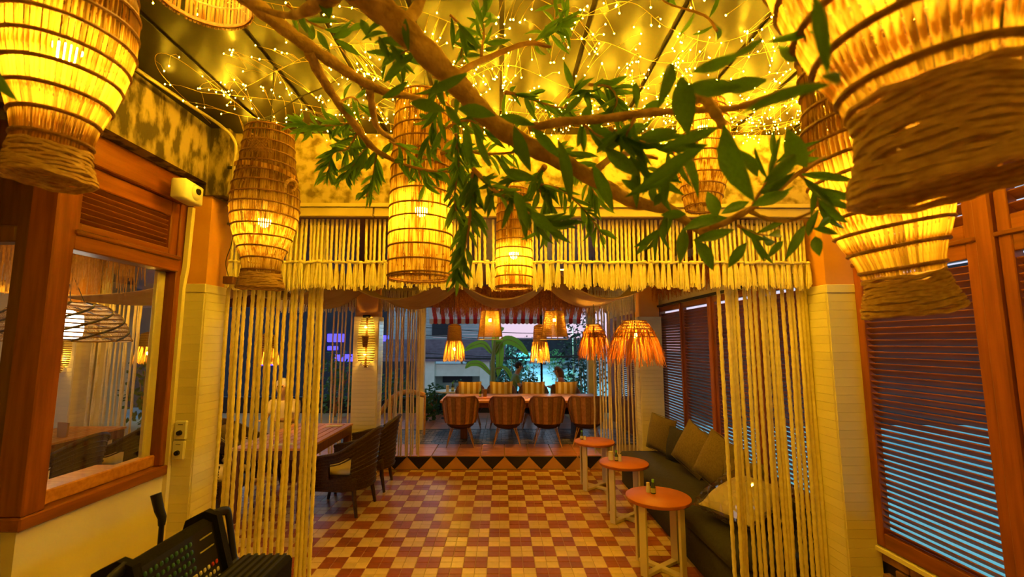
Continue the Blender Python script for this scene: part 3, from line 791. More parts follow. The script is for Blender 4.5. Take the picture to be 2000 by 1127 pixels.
def leaf_mesh(curve, fold):
    mb = MB(); rows = []
    for t, w in ((0, .05), (.08, .30), (.25, .78), (.45, 1.0), (.68, .82), (.86, .42), (1.0, .02)):
        z = -curve * t * t
        rows.append([(t, -w / 2, z + fold * w), (t, 0, z), (t, w / 2, z + fold * w)])
    mb.sheet(rows); return mb
LV = [leaf_mesh(c_, f_) for c_, f_ in ((.0, .10), (.10, .14), (.20, .08), (-.08, .12), (.30, .16))]
LM = [mb.mesh('leaf', M['leaf'], True) for mb in LV]
def leaf_matrix(base, tip, W, roll):
    x = (tip - base); L = x.length; x.normalize()
    view = (base - CAMP).normalized()
    z = (-view) - x * (-view).dot(x)
    if z.length < 1e-3: z = x.orthogonal()
    z.normalize(); z = Matrix.Rotation(roll, 3, x) @ z; y = z.cross(x)
    m = Matrix.Identity(4)
    for i in range(3): m[i][0] = x[i] * L; m[i][1] = y[i] * W; m[i][2] = z[i] * L; m[i][3] = base[i]
    return m
LEAVES = []        # (apparent size, matrix, variant)
def put(base, tip, W, roll):
    d = (base - CAMP).dot(_F)
    m = leaf_matrix(base, tip, W, roll)
    LEAVES.append(((tip - base).length * W / max(d, .1) ** 2, m, tg.randrange(5)))
# leaves picked out in the photograph: base px, tip px, width px, depth
BIG = [((1415, 245), (1456, 400), 46, .62), ((1330, 148), (1346, 268), 44, .60), ((1312, 122), (1289, 206), 26, .66), ((1352, 140), (1452, 108), 24, .62), ((1338, 168), (1448, 166), 34, .60),
       ((1438, 226), (1648, 142), 26, .42), ((1392, 172), (1492, 155), 30, .60), ((1376, 288), (1246, 372), 28, .66), ((1404, 250), (1290, 292), 24, .64), ((1428, 112), (1488, 74), 14, .7), ((1520, 90), (1573, 124), 24, .7),
       ((1592, 62), (1500, 82), 16, .66), ((1590, -12), (1618, 152), 26, .42), ((1640, 158), (1590, 150), 20, .41), ((1538, 252), (1573, 334), 36, .72), ((1553, 302), (1495, 356), 30, .72), ((1480, 345), (1440, 292), 22, .8),
       ((1500, 352), (1525, 262), 10, .85), ((1500, 350), (1468, 288), 9, .85), ((1004, 246), (1037, 336), 26, 1.0), ((1038, 250), (1098, 314), 20, 1.0), ((1090, 272), (1122, 396), 24, .95), ((1157, 320), (1198, 414), 24, .95),
       ((910, 244), (922, 328), 18, 1.05), ((832, 181), (917, 140), 20, .98), ((798, 114), (745, 160), 18, 1.0), ((798, 157), (744, 198), 15, 1.0), ((792, 36), (794, 96), 15, .96), ((584, 18), (600, 66), 14, 1.1),
       ((630, -4), (643, 37), 24, 1.0), ((619, 60), (646, 101), 14, 1.2), ((650, 74), (692, 57), 14, 1.25), ((655, 78), (701, 106), 13, 1.25), ((800, 200), (872, 216), 24, .9), ((895, 212), (968, 226), 26, .9),
       ((870, 206), (905, 250), 16, .95), ((975, 225), (1045, 245), 18, 1.0), ((1005, 372), (1032, 448), 20, 1.0), ((1036, 410), (1084, 457), 24, 1.0), ((985, 332), (1048, 352), 20, 1.05), ((960, 330), (925, 250), 14, 1.1),
       ((1336, 446), (1328, 514), 22, .98), ((1356, 468), (1396, 528), 26, .95), ((1458, 474), (1421, 522), 20, .98), ((1572, 440), (1538, 502), 18, .92), ((1592, 462), (1600, 499), 20, .9), ((1586, 446), (1642, 455), 14, .9),
       ((1596, 446), (1624, 422), 14, .9), ((1330, 452), (1424, 420), 26, .98), ((1352, 470), (1440, 448), 20, .98), ((1468, 402), (1544, 374), 24, .95), ((1400, 425), (1385, 372), 26, .98), ((1408, 418), (1462, 396), 20, .98),
       ((1530, 470), (1498, 506), 14, .95), ((1462, 450), (1490, 512), 13, .98), ((1150, 244), (1204, 266), 18, .98), ((1248, 268), (1328, 254), 20, .9), ((1180, 288), (1252, 344), 28, .92), ((1330, 328), (1238, 376), 26, .85),
       ((1232, 240), (1212, 300), 22, .95), ((1278, 402), (1300, 372), 18, 1.0), ((1290, 420), (1340, 418), 18, 1.05), ((1100, 225), (1145, 180), 14, 1.1), ((1240, 160), (1245, 206), 14, 1.0), ((1150, 205), (1140, 240), 18, 1.0),
       ((1250, 215), (1300, 195), 18, .95), ((680, 60), (720, 45), 12, 1.2), ((705, 38), (725, 80), 16, 1.1), ((740, 70), (760, 118), 14, 1.05), ((860, 255), (842, 300), 14, 1.2), ((1225, 330), (1248, 300), 20, 1.0),
       ((1265, 375), (1210, 352), 18, .95), ((1305, 345), (1295, 402), 16, .95), ((1195, 262), (1165, 300), 16, 1.0), ((1288, 448), (1278, 505), 10, 1.1), ((-30, 120), (22, 190), 30, .7)]
for (b0, t0, wpx, d) in BIG:
    base = onD(*b0, d); tip = onD(*t0, d + tg.uniform(-.03, .02))
    put(base, tip, wpx * d / FPX * 1.05, tg.uniform(-.45, .45))
for Q, leafL, dens in TW:
    total = sum((Q[i + 1] - Q[i]).length for i in range(len(Q) - 1)); n = int(total * dens * 1.35); 
    for k in range(n):
        t = (k + tg.random()) / n * (len(Q) - 1); i = min(int(t), len(Q) - 2); p = Q[i].lerp(Q[i + 1], t - i); dr = (Q[i + 1] - Q[i]).normalized()
        side = Vector((tg.gauss(0, 1), tg.gauss(0, 1), tg.gauss(0, 1))); side = (side - dr * side.dot(dr)).normalized()
        v = (dr * tg.uniform(.3, 1.0) + side * tg.uniform(.5, 1.0) + Vector((0, 0, -.35))).normalized()
        L = leafL * tg.uniform(.65, 1.15); put(p, p + v * L, L * tg.uniform(.16, .24), tg.uniform(-.9, .9))
LEAVES.sort(key=lambda e_: -e_[0])
rest = MB()
for k, (s_, m, q) in enumerate(LEAVES):
    if k < 300:
        o = link('leaf', LM[q], tree); o.matrix_world = m
    else:
        rest.add([m @ Vector(v) for v in LV[q].v], LV[q].f)
tag(rest.build('small_leaves', M['leaf_far'], tree, True), kind='stuff')
print('leaves', len(LEAVES))

# ================================================================== FAIRY LIGHTS UNDER THE CEILING
fg = random.Random(99)
def fairy(label, ctrl, nb, drop=.05, clump=.3):
    """a string of bulbs wandering along the ceiling: ctrl = (x, y) control points"""
    t = thing('fairy_light_string', label, 'string lights', (ctrl[0][0], ctrl[0][1], ZC), 0, 'warm fairy light strings under the ceiling')
    o0 = Vector(t.location)
    P = [Vector((x + fg.uniform(-.05, .05), y + fg.uniform(-.05, .05), ZC - .012 - fg.uniform(0, drop * .9))) for x, y in ctrl]
    Q = spline(P, 10)
    mb = MB(); mb.tube([q - o0 for q in Q], .0011, 4)
    bl = MB(); c = None
    for k in range(nb):
        if c is not None and fg.random() < clump: p = c + Vector((fg.uniform(-.05, .05), fg.uniform(-.05, .05), 0))
        else: p = fg.choice(Q) + Vector((fg.uniform(-.26, .26), fg.uniform(-.26, .26), fg.uniform(-.03, .0)))
        c = p; r_ = fg.uniform(.0029, .0044)
        q = min(Q, key=lambda e_: (e_ - p).length)
        pz = Vector((p.x, p.y, min(p.z - fg.uniform(.0, .03), ZC - .012)))
        mb.tube([q - o0, (q.lerp(pz, .6)) - o0 + Vector((0, 0, .012)), pz - o0], .0008, 3, False)
        bl.octa(pz - o0, r_)
    mb.build('wire', M['wire'], t)
    tag(bl.build('bulbs', M['fairy'], t), kind='stuff')
def row(y0, y1, x0, x1, n): return [(lerp(x0, x1, i / (n - 1)), (y0 + y1) / 2 + (y1 - y0) / 2 * sin(i * 2.1 + y0 * 7)) for i in range(n)]
S_ = [('fairy light string hugging the header wall above the valance', row(2.72, 2.9, -.9, 2.1, 9), 105), ('second fairy light string from the header wall', row(2.65, 2.86, -1.6, 2.1, 9), 95),
      ('fairy light string zigzagging over the pot-shaped lantern and side twigs', row(2.42, 2.7, -1.7, 1.9, 10), 85), ('fairy light string over the cylindrical lanterns', row(2.2, 2.45, -1.4, 1.9, 10), 80),
      ('fairy light string crossing above the gnarled bough', row(1.98, 2.22, -1.2, 1.8, 10), 75), ('fairy light string looping near the upper picture edge', row(1.78, 2.02, -1.1, 1.7, 10), 70),
      ('fairy light string along the top picture edge', row(1.5, 1.8, -1.6, 1.7, 9), 60), ('fairy light string gathered in the far corner by the tilted lantern', row(2.5, 3.0, 1.1, 2.2, 8), 80),
      ('fairy light string gathered over the tapering lantern', row(2.3, 2.9, .5, 1.7, 8), 70), ('sparse fairy light string beside the ceiling conduit', row(2.0, 2.9, -1.9, -1.3, 6), 26),
      ('added unseen fairy light string overhead behind the top edge', row(.9, 1.4, -1.8, 1.9, 8), 60), ('added unseen fairy light string overhead near the lens', row(.2, .8, -1.8, 1.9, 8), 60), ('added unseen fairy light string overhead behind the lens', row(-.9, 0, -1.8, 1.9, 8), 60)]  # these three strings are added out of view to light the room
for lab, c_, nb in S_: fairy(lab, c_, int(nb * 1.45) if nb > 30 else nb)

# ================================================================== SOFA CORNER
def pillow_mb(w, h, t, n=10, seed=0):
    """soft cushion in the local y-z plane (w along y, h along z), thickness t along x, standing on z = 0"""
    rg = random.Random(seed); mb = MB()
    for sg in (-1, 1):
        rows = []
        for i in range(n + 1):
            v = -1 + 2 * i / n; row_ = []
            for k in range(n + 1):
                u = -1 + 2 * k / n
                th = t / 2 * (max(0, 1 - abs(u) ** 2.4) ** .55) * (max(0, 1 - abs(v) ** 2.4) ** .55)
                pin = 1 - .07 * (1 - abs(u) ** 2) * abs(v) ** 3; pin2 = 1 - .07 * (1 - abs(v) ** 2) * abs(u) ** 3
                row_.append((sg * (th + .004) + .004 * sin(3 * u + seed) * sin(4 * v + seed), u * pin2 * w / 2, h / 2 + v * pin * h / 2))
            rows.append(row_)
        mb.sheet(rows)
    return mb
sofa = thing('bench_sofa', 'long low charcoal bench sofa against the louvred shutters', 'sofa', (1.95, 4.7, 0))
def sb(nm, x0, x1, y0, y1, z0, z1, m, ch):
    b = MB(); b.box(((x0 + x1) / 2 - 1.95, (y0 + y1) / 2 - 4.7, (z0 + z1) / 2), (x1 - x0, y1 - y0, z1 - z0), None, ch); return b.build(nm, M[m], sofa, True)
sb('base', 1.60, 2.315, 3.32, 6.30, .0, .27, 'sofa_cloth', .012)
sb('seat_cushion', 1.565, 2.30, 3.31, 6.32, .27, .41, 'sofa_cloth', .045)
sb('back_rail', 2.275, 2.322, 3.32, 6.32, .40, .60, 'sofa_cloth', .03)
def cushion(label, loc, w, h, t, rz, lean, m, seed, group=None):
    roll = {3: .38, 4: .34, 1: .12}.get(seed, 0)
    c = thing('cushion', label, 'cushion', loc, rz, group)
    o = pillow_mb(w, h, t, 12, seed).build('cover', M[m], c, True); o.rotation_euler = (roll, lean, 0)
    mb = MB(); pts = [(0, u * w / 2 * .985, h / 2 + v * h / 2 * .985) for u, v in [(-1 + i / 5, -1) for i in range(11)] + [(1, -1 + i / 5) for i in range(11)] + [(1 - i / 5, 1) for i in range(11)] + [(-1, 1 - i / 5) for i in range(11)]]
    mb.tube(pts, .004, 4, False); s_ = mb.build('seam', M[m], c, True); s_.rotation_euler = (roll, lean, 0)
    return c
gq = 'loose cushions on the bench sofa'
cushion('olive square cushion at the far end of the sofa by the column', (2.02, 6.08, .44), .44, .46, .17, .45, .16, 'olive_cloth', 1, gq)
cushion('charcoal cushion tucked between two olive cushions on the sofa', (2.11, 5.66, .415), .42, .40, .15, .35, .22, 'sofa_cloth', 2, gq)
cushion('olive square cushion in the middle of the sofa, tilted on a corner', (2.01, 5.18, .49), .47, .46, .18, .45, .30, 'olive_cloth', 3, gq)
cushion('olive square cushion nearest the front rope curtain', (2.01, 4.60, .485), .48, .47, .18, .42, .30, 'olive_cloth', 4, gq)
bag = thing('wrapped_cushion', 'pale yellow cushion in a clear plastic bag behind the ropes', 'cushion', (1.99, 3.72, .425))
o = pillow_mb(.5, .50, .22, 12, 6).build('cover', M['stripe_w'], bag, True); o.rotation_euler = (0, 1.2, .35); o.location = (-.27, 0, .09)
mb = pillow_mb(.58, .60, .29, 14, 9); rg = random.Random(4)
mb.v = [(x + rg.uniform(-.010, .010), y + rg.uniform(-.012, .012), z + rg.uniform(-.012, .012)) for x, y, z in mb.v]
o = mb.build('plastic_bag', M['clear'], bag, False); o.rotation_euler = (0, 1.2, .35); o.location = (-.31, -.01, .085)
cushion('brown cushion leaning behind the plastic-wrapped one', (2.10, 4.16, .415), .42, .40, .14, .5, .2, 'olive_cloth', 7, gq)

# ---- round side tables
def round_table(label, x, y, h, r, rz):
    t = thing('round_side_table', label, 'table', (x, y, 0), rz, 'round orange side tables along the sofa')
    mb = MB(); mb.lathe([(.001, h), (r - .006, h), (r, h - .005), (r, h - .026), (r - .006, h - .032), (.001, h - .032)], 40); mb.build('top', M['tabletop'], t, True)
    for k in range(4):
        a = pi / 4 + k * pi / 2; q = r * .80
        mb = MB(); mb.box((q * cos(a), q * sin(a), (h - .03) / 2 + .003), (.022, .066, h - .036), Matrix.Rotation(a, 3, 'Z'), .002); mb.build('leg', M['cream_metal'], t)
    for k in range(2):
        a = pi / 4 + k * pi / 2; q = r * .80 - .012
        mb = MB(); mb.box((0, 0, .016 + k * .0005), (2 * q, .055, .026), Matrix.Rotation(a, 3, 'Z'), .002); mb.build('foot_bar', M['cream_metal'], t)
    return t
T1 = onZ(1285, 968, .58); T2 = onZ(1222, 902, .58); T3 = onZ(1161, 861, .58)
round_table('round orange-topped side table nearest the camera, with shaker and bottle', T1.x, T1.y, .58, .262, -.15)
round_table('round orange-topped side table in the middle of the row', T2.x - .02, T2.y, .58, .258, -.1)
round_table('round orange-topped side table farthest away by the platform step', T3.x, T3.y, .58, .258, -.05)
M['green_cap'] = mat('green_cap', (.18, .50, .06), rough=.4)
M['amber_glass'] = mat('dark_green_bottle', (.035, .06, .012), rough=.1, spec=.8)
M['bottle_label'] = mat('pale_bottle_label', (.55, .60, .25), rough=.6)
def shaker(label, p, s=1.0, r=.017):
    t = thing('shaker', label, 'shaker', p, 0, 'shakers on the side tables')
    mb = MB(); mb.lathe([(.001, 0), (r, 0), (r * 1.02, .02 * s), (r * .9, .062 * s)], 14); mb.build('body', M['white_plastic'], t, True)
    mb = MB(); mb.lathe([(r * .92, .060 * s), (r * .95, .066 * s), (r * .9, .078 * s), (.001, .082 * s)], 14); mb.build('cap', M['trim'], t, True)
def bottle(label, p, s=1.0):
    t = thing('sauce_bottle', label, 'bottle', p, 0, 'sauce bottles on the side tables')
    mb = MB(); mb.lathe([(.001, 0), (.018 * s, 0), (.019 * s, .004), (.019 * s, .05 * s), (.009 * s, .075 * s), (.008 * s, .09 * s)], 14); mb.build('body', M['amber_glass'], t, True)
    mb = MB(); mb.lathe([(.0195 * s, .010 * s), (.0195 * s, .045 * s)], 14); mb.build('label_band', M['bottle_label'], t, True)
    mb = MB(); mb.lathe([(.011 * s, .088 * s), (.011 * s, .11 * s), (.001, .111 * s)], 12); mb.build('cap', M['green_cap'], t, True)
shaker('cream shaker on the nearest round table', onZ(1266, 961, .581), 1.0); bottle('green-capped sauce bottle on the nearest round table', onZ(1276, 964, .581), 1.05)
shaker('wide cream tumbler on the middle round table', onZ(1193, 898, .581), 1.15, .027); bottle('green-capped sauce bottle on the middle round table', onZ(1204, 900, .581), 1.0); shaker('small cream shaker beside the tumbler on the middle table', onZ(1211, 901, .581), .9)
bottle('dark sauce bottle on the farthest round table', onZ(1136, 858, .581), 1.05); shaker('squat shaker on the farthest round table', onZ(1142, 859, .581), .6)

# ================================================================== DARK WICKER ARMCHAIRS AND TEAK TABLES
def wicker_chair(label, x, y, rz, cush=True):
    """front of the chair faces local +x"""
    t = thing('wicker_armchair', label, 'chair', (x, y, 0), rz, 'dark wicker armchairs at the teak tables')
    for sx, sy in ((.25, .25), (.25, -.25), (-.22, .23), (-.22, -.23)):
        mb = MB(); mb.tube([(sx, sy, .40), (sx * 1.08, sy * 1.05, .2), (sx * 1.25, sy * 1.1, 0)], [.028, .024, .017], 8); mb.build('leg', M['wicker_dark'], t, True)
    mb = MB(); mb.box((0.01, 0, .34), (.54, .56, .16), None, .03); mb.build('seat_box', M['wicker_dark'], t, True)
    # wrap-round back: plan path from the front of one arm round to the other
    N_ = 40; rows_o = []; path = []
    for i in range(N_ + 1):
        s = -1 + 2 * i / N_; a = s * 2.15
        px_ = -.07 - .26 * cos(a) if abs(a) < pi / 2 else -.07 + .34 * (abs(a) - pi / 2) / (2.15 - pi / 2)
        py_ = .30 * sin(a) if abs(a) < pi / 2 else .30 * (1 if s > 0 else -1)
        hgt = .62 + .27 * max(0, cos(a * .78)) ** 1.6 - .03 * max(0, abs(s) - .85) / .15
        path.append((px_, py_, hgt))
    NV = 12
    for sg in (0, 1):
        rows = []
        for k in range(NV + 1):
            v = k / NV; row_ = []
            for (px_, py_, h_) in path:
                z = .27 + (h_ - .27) * v; out = 1 + .18 * v * v * (1 if px_ < 0 else .3); off = .016 if sg else -.012
                nx, ny = px_ + .02, py_; l = math.hypot(nx, ny) or 1
                row_.append((px_ * out + nx / l * off, py_ * (1 + .08 * v) + ny / l * off, z))
            rows.append(row_)
        mb = MB(); mb.sheet(rows); n0 = N_ + 1
        keep = [q for q, f in enumerate(mb.f) if not (.50 < abs(-1 + 2 * ((f[0] % n0) + .5) / N_) < .82 and .30 < (f[0] // n0) / NV < .70)]
        mb.f = [mb.f[q] for q in keep]; mb.mi = [mb.mi[q] for q in keep]
        mb.build('woven_shell' if sg else 'woven_lining', M['wicker_dark'], t, True)
        last = rows[-1]
    mb = MB(); mb.tube(last, .020, 8); mb.build('rim', M['wicker_dark'], t, True)
    mb = MB()
    for k in range(0, NV):
        v = (k + .5) / NV; pts = []
        for i, (px_, py_, h_) in enumerate(path):
            z = .27 + (h_ - .27) * v; out = 1 + .18 * v * v * (1 if px_ < 0 else .3); l = math.hypot(px_ + .02, py_) or 1; off = .018 + .003 * (-1) ** i
            pts.append((px_ * out + (px_ + .02) / l * off, py_ * (1 + .08 * v) + py_ / l * off, z))
        if v < .30 or v > .70: mb.tube(pts, .0075, 5)
        else: i0 = int(N_ * .26); mb.tube(pts[i0:N_ + 1 - i0], .0075, 5); mb.tube(pts[:4], .0075, 5); mb.tube(pts[-4:], .0075, 5)
    tag(mb.build('weave', M['wicker_dark'], t, True), kind='stuff')
    if cush:
        mb = MB(); mb.box((.03, 0, .45), (.46, .48, .07), None, .025); mb.build('seat_pad', M['stripe_w'], t, True)
        o = pillow_mb(.40, .38, .14, 10, 3).build('back_cushion', M['olive_cloth'], t, True); o.location = (-.20, 0, .48); o.rotation_euler = (0, -.30, 0)
    return t
def teak_table(label, x0, x1, y0, y1, h=.75):
    t = thing('teak_table', label, 'table', ((x0 + x1) / 2, (y0 + y1) / 2, 0), 0, 'slatted teak dining tables')
    w, l = x1 - x0, y1 - y0; n = int(w / .085); sw = w / n
    for k in range(n):
        mb = MB(); mb.box((-w / 2 + (k + .5) * sw, 0, h - .012), (sw - .014, l - .14, .024), None, .003); mb.build('slat', M['teak'], t)
    for s in (-1, 1):
        mb = MB(); mb.box((0, s * (l / 2 - .035), h - .012), (w, .07, .026), None, .003); mb.build('end_board', M['teak'], t)
        mb = MB(); mb.box((s * (w / 2 - .02), 0, h - .075), (.03, l - .1, .10), None, .003); mb.build('apron', M['wood_dark'], t)
        mb = MB(); mb.box((0, s * (l / 2 - .05), h - .075), (w - .06, .03, .10), None, .003); mb.build('apron', M['wood_dark'], t)
        for q in (-1, 1):
            mb = MB(); mb.box((s * (w / 2 - .05), q * (l / 2 - .06), (h - .026) / 2), (.085, .085, h - .026), None, .004); mb.build('leg', M['wood_dark'], t)
    return t
teak_table('slatted teak table behind the front rope curtain', -2.82, -2.02, 4.92, 6.40)
wicker_chair('dark wicker armchair with striped pad, closest on the checkered floor', -1.78, 5.38, pi - .12)
wicker_chair('dark wicker armchair behind the closest one, nearer the platform step', -1.74, 6.16, pi + .05)
wicker_chair('dark wicker armchair behind the ropes, across the teak table', -3.12, 5.14, -.05)
wicker_chair('dark wicker armchair behind the ropes, next to the sitting guest', -3.14, 5.88, .05)
teak_table('slatted teak table seen through the timber window', -5.75, -4.92, 4.75, 6.2)
wicker_chair('dark wicker armchair just inside the timber window', -4.62, 4.95, pi)
wicker_chair('dark wicker armchair inside the timber window, farther along', -4.60, 5.75, pi + .1)
M['card'] = mat('brown_menu_card', (.42, .22, .09), rough=.7)
t = thing('glass_tumbler', 'small glass tumbler on the table inside the timber window', 'glass', (-5.18, 5.35, .752)); mb = MB(); mb.lathe([(.001, 0), (.03, 0), (.036, .10), (.033, .10), (.028, .006), (.001, .006)], 16); mb.build('bowl', M['clear'], t, True)
mb = MB(); mb.prism([(-.05, 0), (.05, 0), (.06, .16), (-.06, .17)], 'y', -.012, .012); o = mb.build('menu_card', M['card']); o.location = (-5.1, 5.5, .752); tag(o, 'brown menu card standing on the table inside the timber window', 'menu')
t = thing('condiment_jar', 'small jar with a pale lid beside the menu card', 'jar', (-5.22, 5.22, .752)); mb = MB(); mb.lathe([(.001, 0), (.035, 0), (.037, .05), (.03, .06)], 14); mb.build('body', M['amber_glass'], t, True); mb = MB(); mb.lathe([(.032, .058), (.032, .075), (.001, .076)], 14); mb.build('lid', M['white_plastic'], t, True)
M['paper'] = mat('paper', (.8, .76, .66), rough=.8)
for (a, b_, lab) in ((-2.35, 5.1, 'folded napkin at the near corner of the roped-off teak table'), (-2.2, 6.2, 'folded napkin at the far end of the roped-off teak table')):
    mb = MB(); mb.box((a, b_, .754), (.20, .09, .008), Matrix.Rotation(.3, 3, 'Z'), .002); tag(mb.build('napkin', M['paper']), lab, 'napkin')

# ================================================================== LONG DINING TABLE ON THE PLATFORM
TZ = .865
t = thing('dining_table', 'long timber dining table on the raised platform', 'table', (.35, 8.42, PLZ))
for k in range(7):
    mb = MB(); mb.box((0, -.45 + k * .15, TZ - PLZ - .02), (2.78, .146, .04), None, .004); mb.build('plank', M['teak'], t)
for s in (-1, 1):
    mb = MB(); mb.box((0, s * .42, TZ - PLZ - .085), (2.6, .04, .09), None, .003); mb.build('apron', M['wood_red_h'], t)
    mb = MB(); mb.box((s * 1.0, 0, (TZ - PLZ - .04) / 2), (.12, .6, TZ - PLZ - .04), None, .01); mb.build('leg', M['wood_dark'], t)
def rattan_chair(label, x, y, rz, cushion_=False):
    """bucket chair, front faces local +y; back is the striped weave"""
    t = thing('rattan_chair', label, 'chair', (x, y, PLZ), rz, 'striped rattan bucket chairs at the long table')
    N_ = 14; NV = 9; rows = []
    for k in range(NV + 1):
        v = k / NV; row_ = []
        for i in range(N_ + 1):
            a = radians(-112 + 224 * i / N_)
            armf = max(0, (abs(a) - 1.0) / .95)
            top = .80 - .24 * min(1, armf) ** .8
            z = .36 + (top - .36) * v
            rad = .225 + .055 * v ** .7
            row_.append((rad * 1.05 * sin(a), -.02 - rad * cos(a) - .05 * v * (1 - armf), z))
        rows.append(row_)
    mb = MB()
    n0 = N_ + 1
    mb.v = [p for r in rows for p in r]
    for k in range(NV):
        for i in range(N_):
            mb.f.append([k * n0 + i, k * n0 + i + 1, (k + 1) * n0 + i + 1, (k + 1) * n0 + i]); mb.mi.append(i % 2)
    mb.build('woven_back', [M['rattan'], M['wicker_olive']], t, True)
    mb = MB(); mb.tube(rows[-1], .014, 6); mb.build('rim', M['rattan_dark'], t, True)
    for i in range(0, N_ + 1, 2):
        mb = MB(); mb.tube([(r[i][0] * 1.03, r[i][1] - .004, r[i][2]) for r in rows], .008, 5); mb.build('rib', M['rattan_dark'], t, True)
    mb = MB(); mb.lathe([(.001, .27), (.15, .275), (.215, .32), (.235, .385), (.22, .40), (.001, .40)], 20); mb.build('seat_basket', M['wicker_dark'], t, True)
    for sx in (-1, 1):
        for sy in (-1, 1):
            mb = MB()
            for q in (-.018, .018): mb.tube([(sx * (.13 + q), sy * .12, .29), (sx * .22, sy * .22, .004)], .0065, 5)
            mb.tube([(sx * .22, sy * .22 - .01, .006), (sx * .22, sy * .22 + .01, .006)], .008, 5)
            mb.build('leg', M['rattan'], t, True)
    if cushion_:
        n = 8; o = None
        p = pillow_mb(.46, .40, .13, 16, 2)
        mb = MB(); mb.v = p.v; mb.f = p.f; mb.mi = [(f[0] % 17) // 2 % 2 for f in p.f]
        o = mb.build('striped_cushion', [M['stripe_o'], M['stripe_w']], t, True); o.rotation_euler = (0, .2, pi / 2); o.location = (0, -.06, .50)
    return t
M['wicker_olive'] = mat('rattan_olive_band', (.22, .12, .05), (.30, .17, .07), 30, .6, .2, 120)
M['rattan_dark'] = mat('rattan_frame', (.22, .085, .035), (.30, .13, .05), 25, .5)
for k, (px_, w_) in enumerate(((900, 'leftmost of the four with backs turned'), (990, 'second from the plants, back turned'), (1068, 'third from the plants, back turned'), (1145, 'rightmost with its back turned, behind the farthest side table'))):
    p = onY(px_, 800, 7.72); rattan_chair('striped rattan bucket chair, ' + w_, p.x, 7.70, (.08, .0, -.05, -.22)[k])
for k, (px_, w_) in enumerate(((918, 'leftmost across the table'), (979, 'beside the banana stem across the table'), (1042, 'in front of the thin black pole'), (1106, 'rightmost across the table'))):
    p = onY(px_, 760, 9.2); rattan_chair('rattan chair with a striped cushion, ' + w_, p.x, 9.2, pi + (.05, 0, -.05, .1)[k], True)

# ================================================================== PENDANTS, SCONCES, DRAPES, THATCH
def fringe_mb(mb, r0, r1, z0, z1, n, rg, w=.012, jit=.12, out=.03):
    for k in range(n):
        a = rg.uniform(0, 2 * pi); L = (z0 - z1) * rg.uniform(1 - jit * 2, 1 + jit); t = Vector((-sin(a), cos(a), 0))
        d = Vector((cos(a), sin(a), 0)); ra, rb = r0 * rg.uniform(.96, 1.03), r1 * rg.uniform(.94, 1.06)
        da = rg.uniform(-.12, .12); d2 = Vector((cos(a + da), sin(a + da), 0)); ww = w * rg.uniform(.5, 1.2)
        rows = [[d.lerp(d2, s) * lerp(ra, rb, s ** .8) + t * (q * ww * (1 - .4 * s)) + d * (.004 if q == 0 else 0) + Vector((0, 0, z0 - L * s)) for q in (-.5, 0, .5)] for s in (0, .4, .75, 1.0)]
        mb.sheet(rows)
def pendant_base(t, bz, top, r=.026):
    mb = MB(); mb.ball((0, 0, bz), r, 10, 8); mb.build('bulb', M['bulb_p'], t, True)
    mb = MB(); mb.lathe([(.001, bz + .075), (.013, bz + .075), (.016, bz + .024), (.01, bz + .02)], 8); mb.build('socket', M['black'], t, True)
    mb = MB(); mb.tube([(0, 0, bz + .07), (0, 0, top)], .004, 5); mb.build('cord', M['cord'], t)
def fringed_lantern(label, base, H, R, seed, grp):
    """woven cap over a raffia skirt"""
    rg = random.Random(seed); t = thing('fringed_lantern', label, 'pendant lamp', base, 0, grp)
    hc = H * .48
    mb = MB(); mb.lathe([(R * .68, H - hc), (R * .66, H - hc * .5), (R * .58, H - .03), (R * .2, H)], 28); mb.build('woven_cap', M['hoop'], t, True)
    for q in range(8):
        z = H - hc + hc * .92 * q / 8; r = R * (.69 - .09 * q / 8)
        mb = MB(); mb.tube([(r * cos(2 * pi * i / 28), r * sin(2 * pi * i / 28), z) for i in range(29)], .006, 5, False); mb.build('hoop', M['straw'], t, True)
    mb = MB(); fringe_mb(mb, R * .72, R * .94, H - hc, 0, 130, rg, .02); tag(mb.build('fringe', M['raffia'], t, True), kind='stuff')
    pendant_base(t, H * .30, 3.02 - base[2])
def fringed_shade(label, base, H, R, seed, m='raffia_o'):
    rg = random.Random(seed); t = thing('fringed_pendant', label, 'pendant lamp', base, 0, 'fringed orange pendants by the sofa')
    prof = [(.40, 1.0), (.44, .94), (.62, .80), (.74, .62)]
    mb = MB()
    for k in range(40):
        a = 2 * pi * k / 40; mb.tube([(R * r * cos(a), R * r * sin(a), H * z) for r, z in prof], .0045, 4)
    mb.build('cage', M['hoop'], t, True)
    for r, z in prof + [(.53, .87), (.68, .71)]:
        mb = MB(); mb.tube([(R * r * cos(2 * pi * i / 36), R * r * sin(2 * pi * i / 36), H * z) for i in range(37)], .007, 5, False); mb.build('hoop', M['hoop'], t, True)
    mb = MB(); fringe_mb(mb, R * .46, R * .8, H * .94, H * .50, 34, rg, .018); fringe_mb(mb, R * .64, R, H * .78, 0, 120, rg, .018); fringe_mb(mb, R * .42, R * .55, H * .7, H * .12, 24, rg, .02)
    tag(mb.build('fringe', M[m], t, True), kind='stuff')
    pendant_base(t, H * .66, 3.02 - base[2])
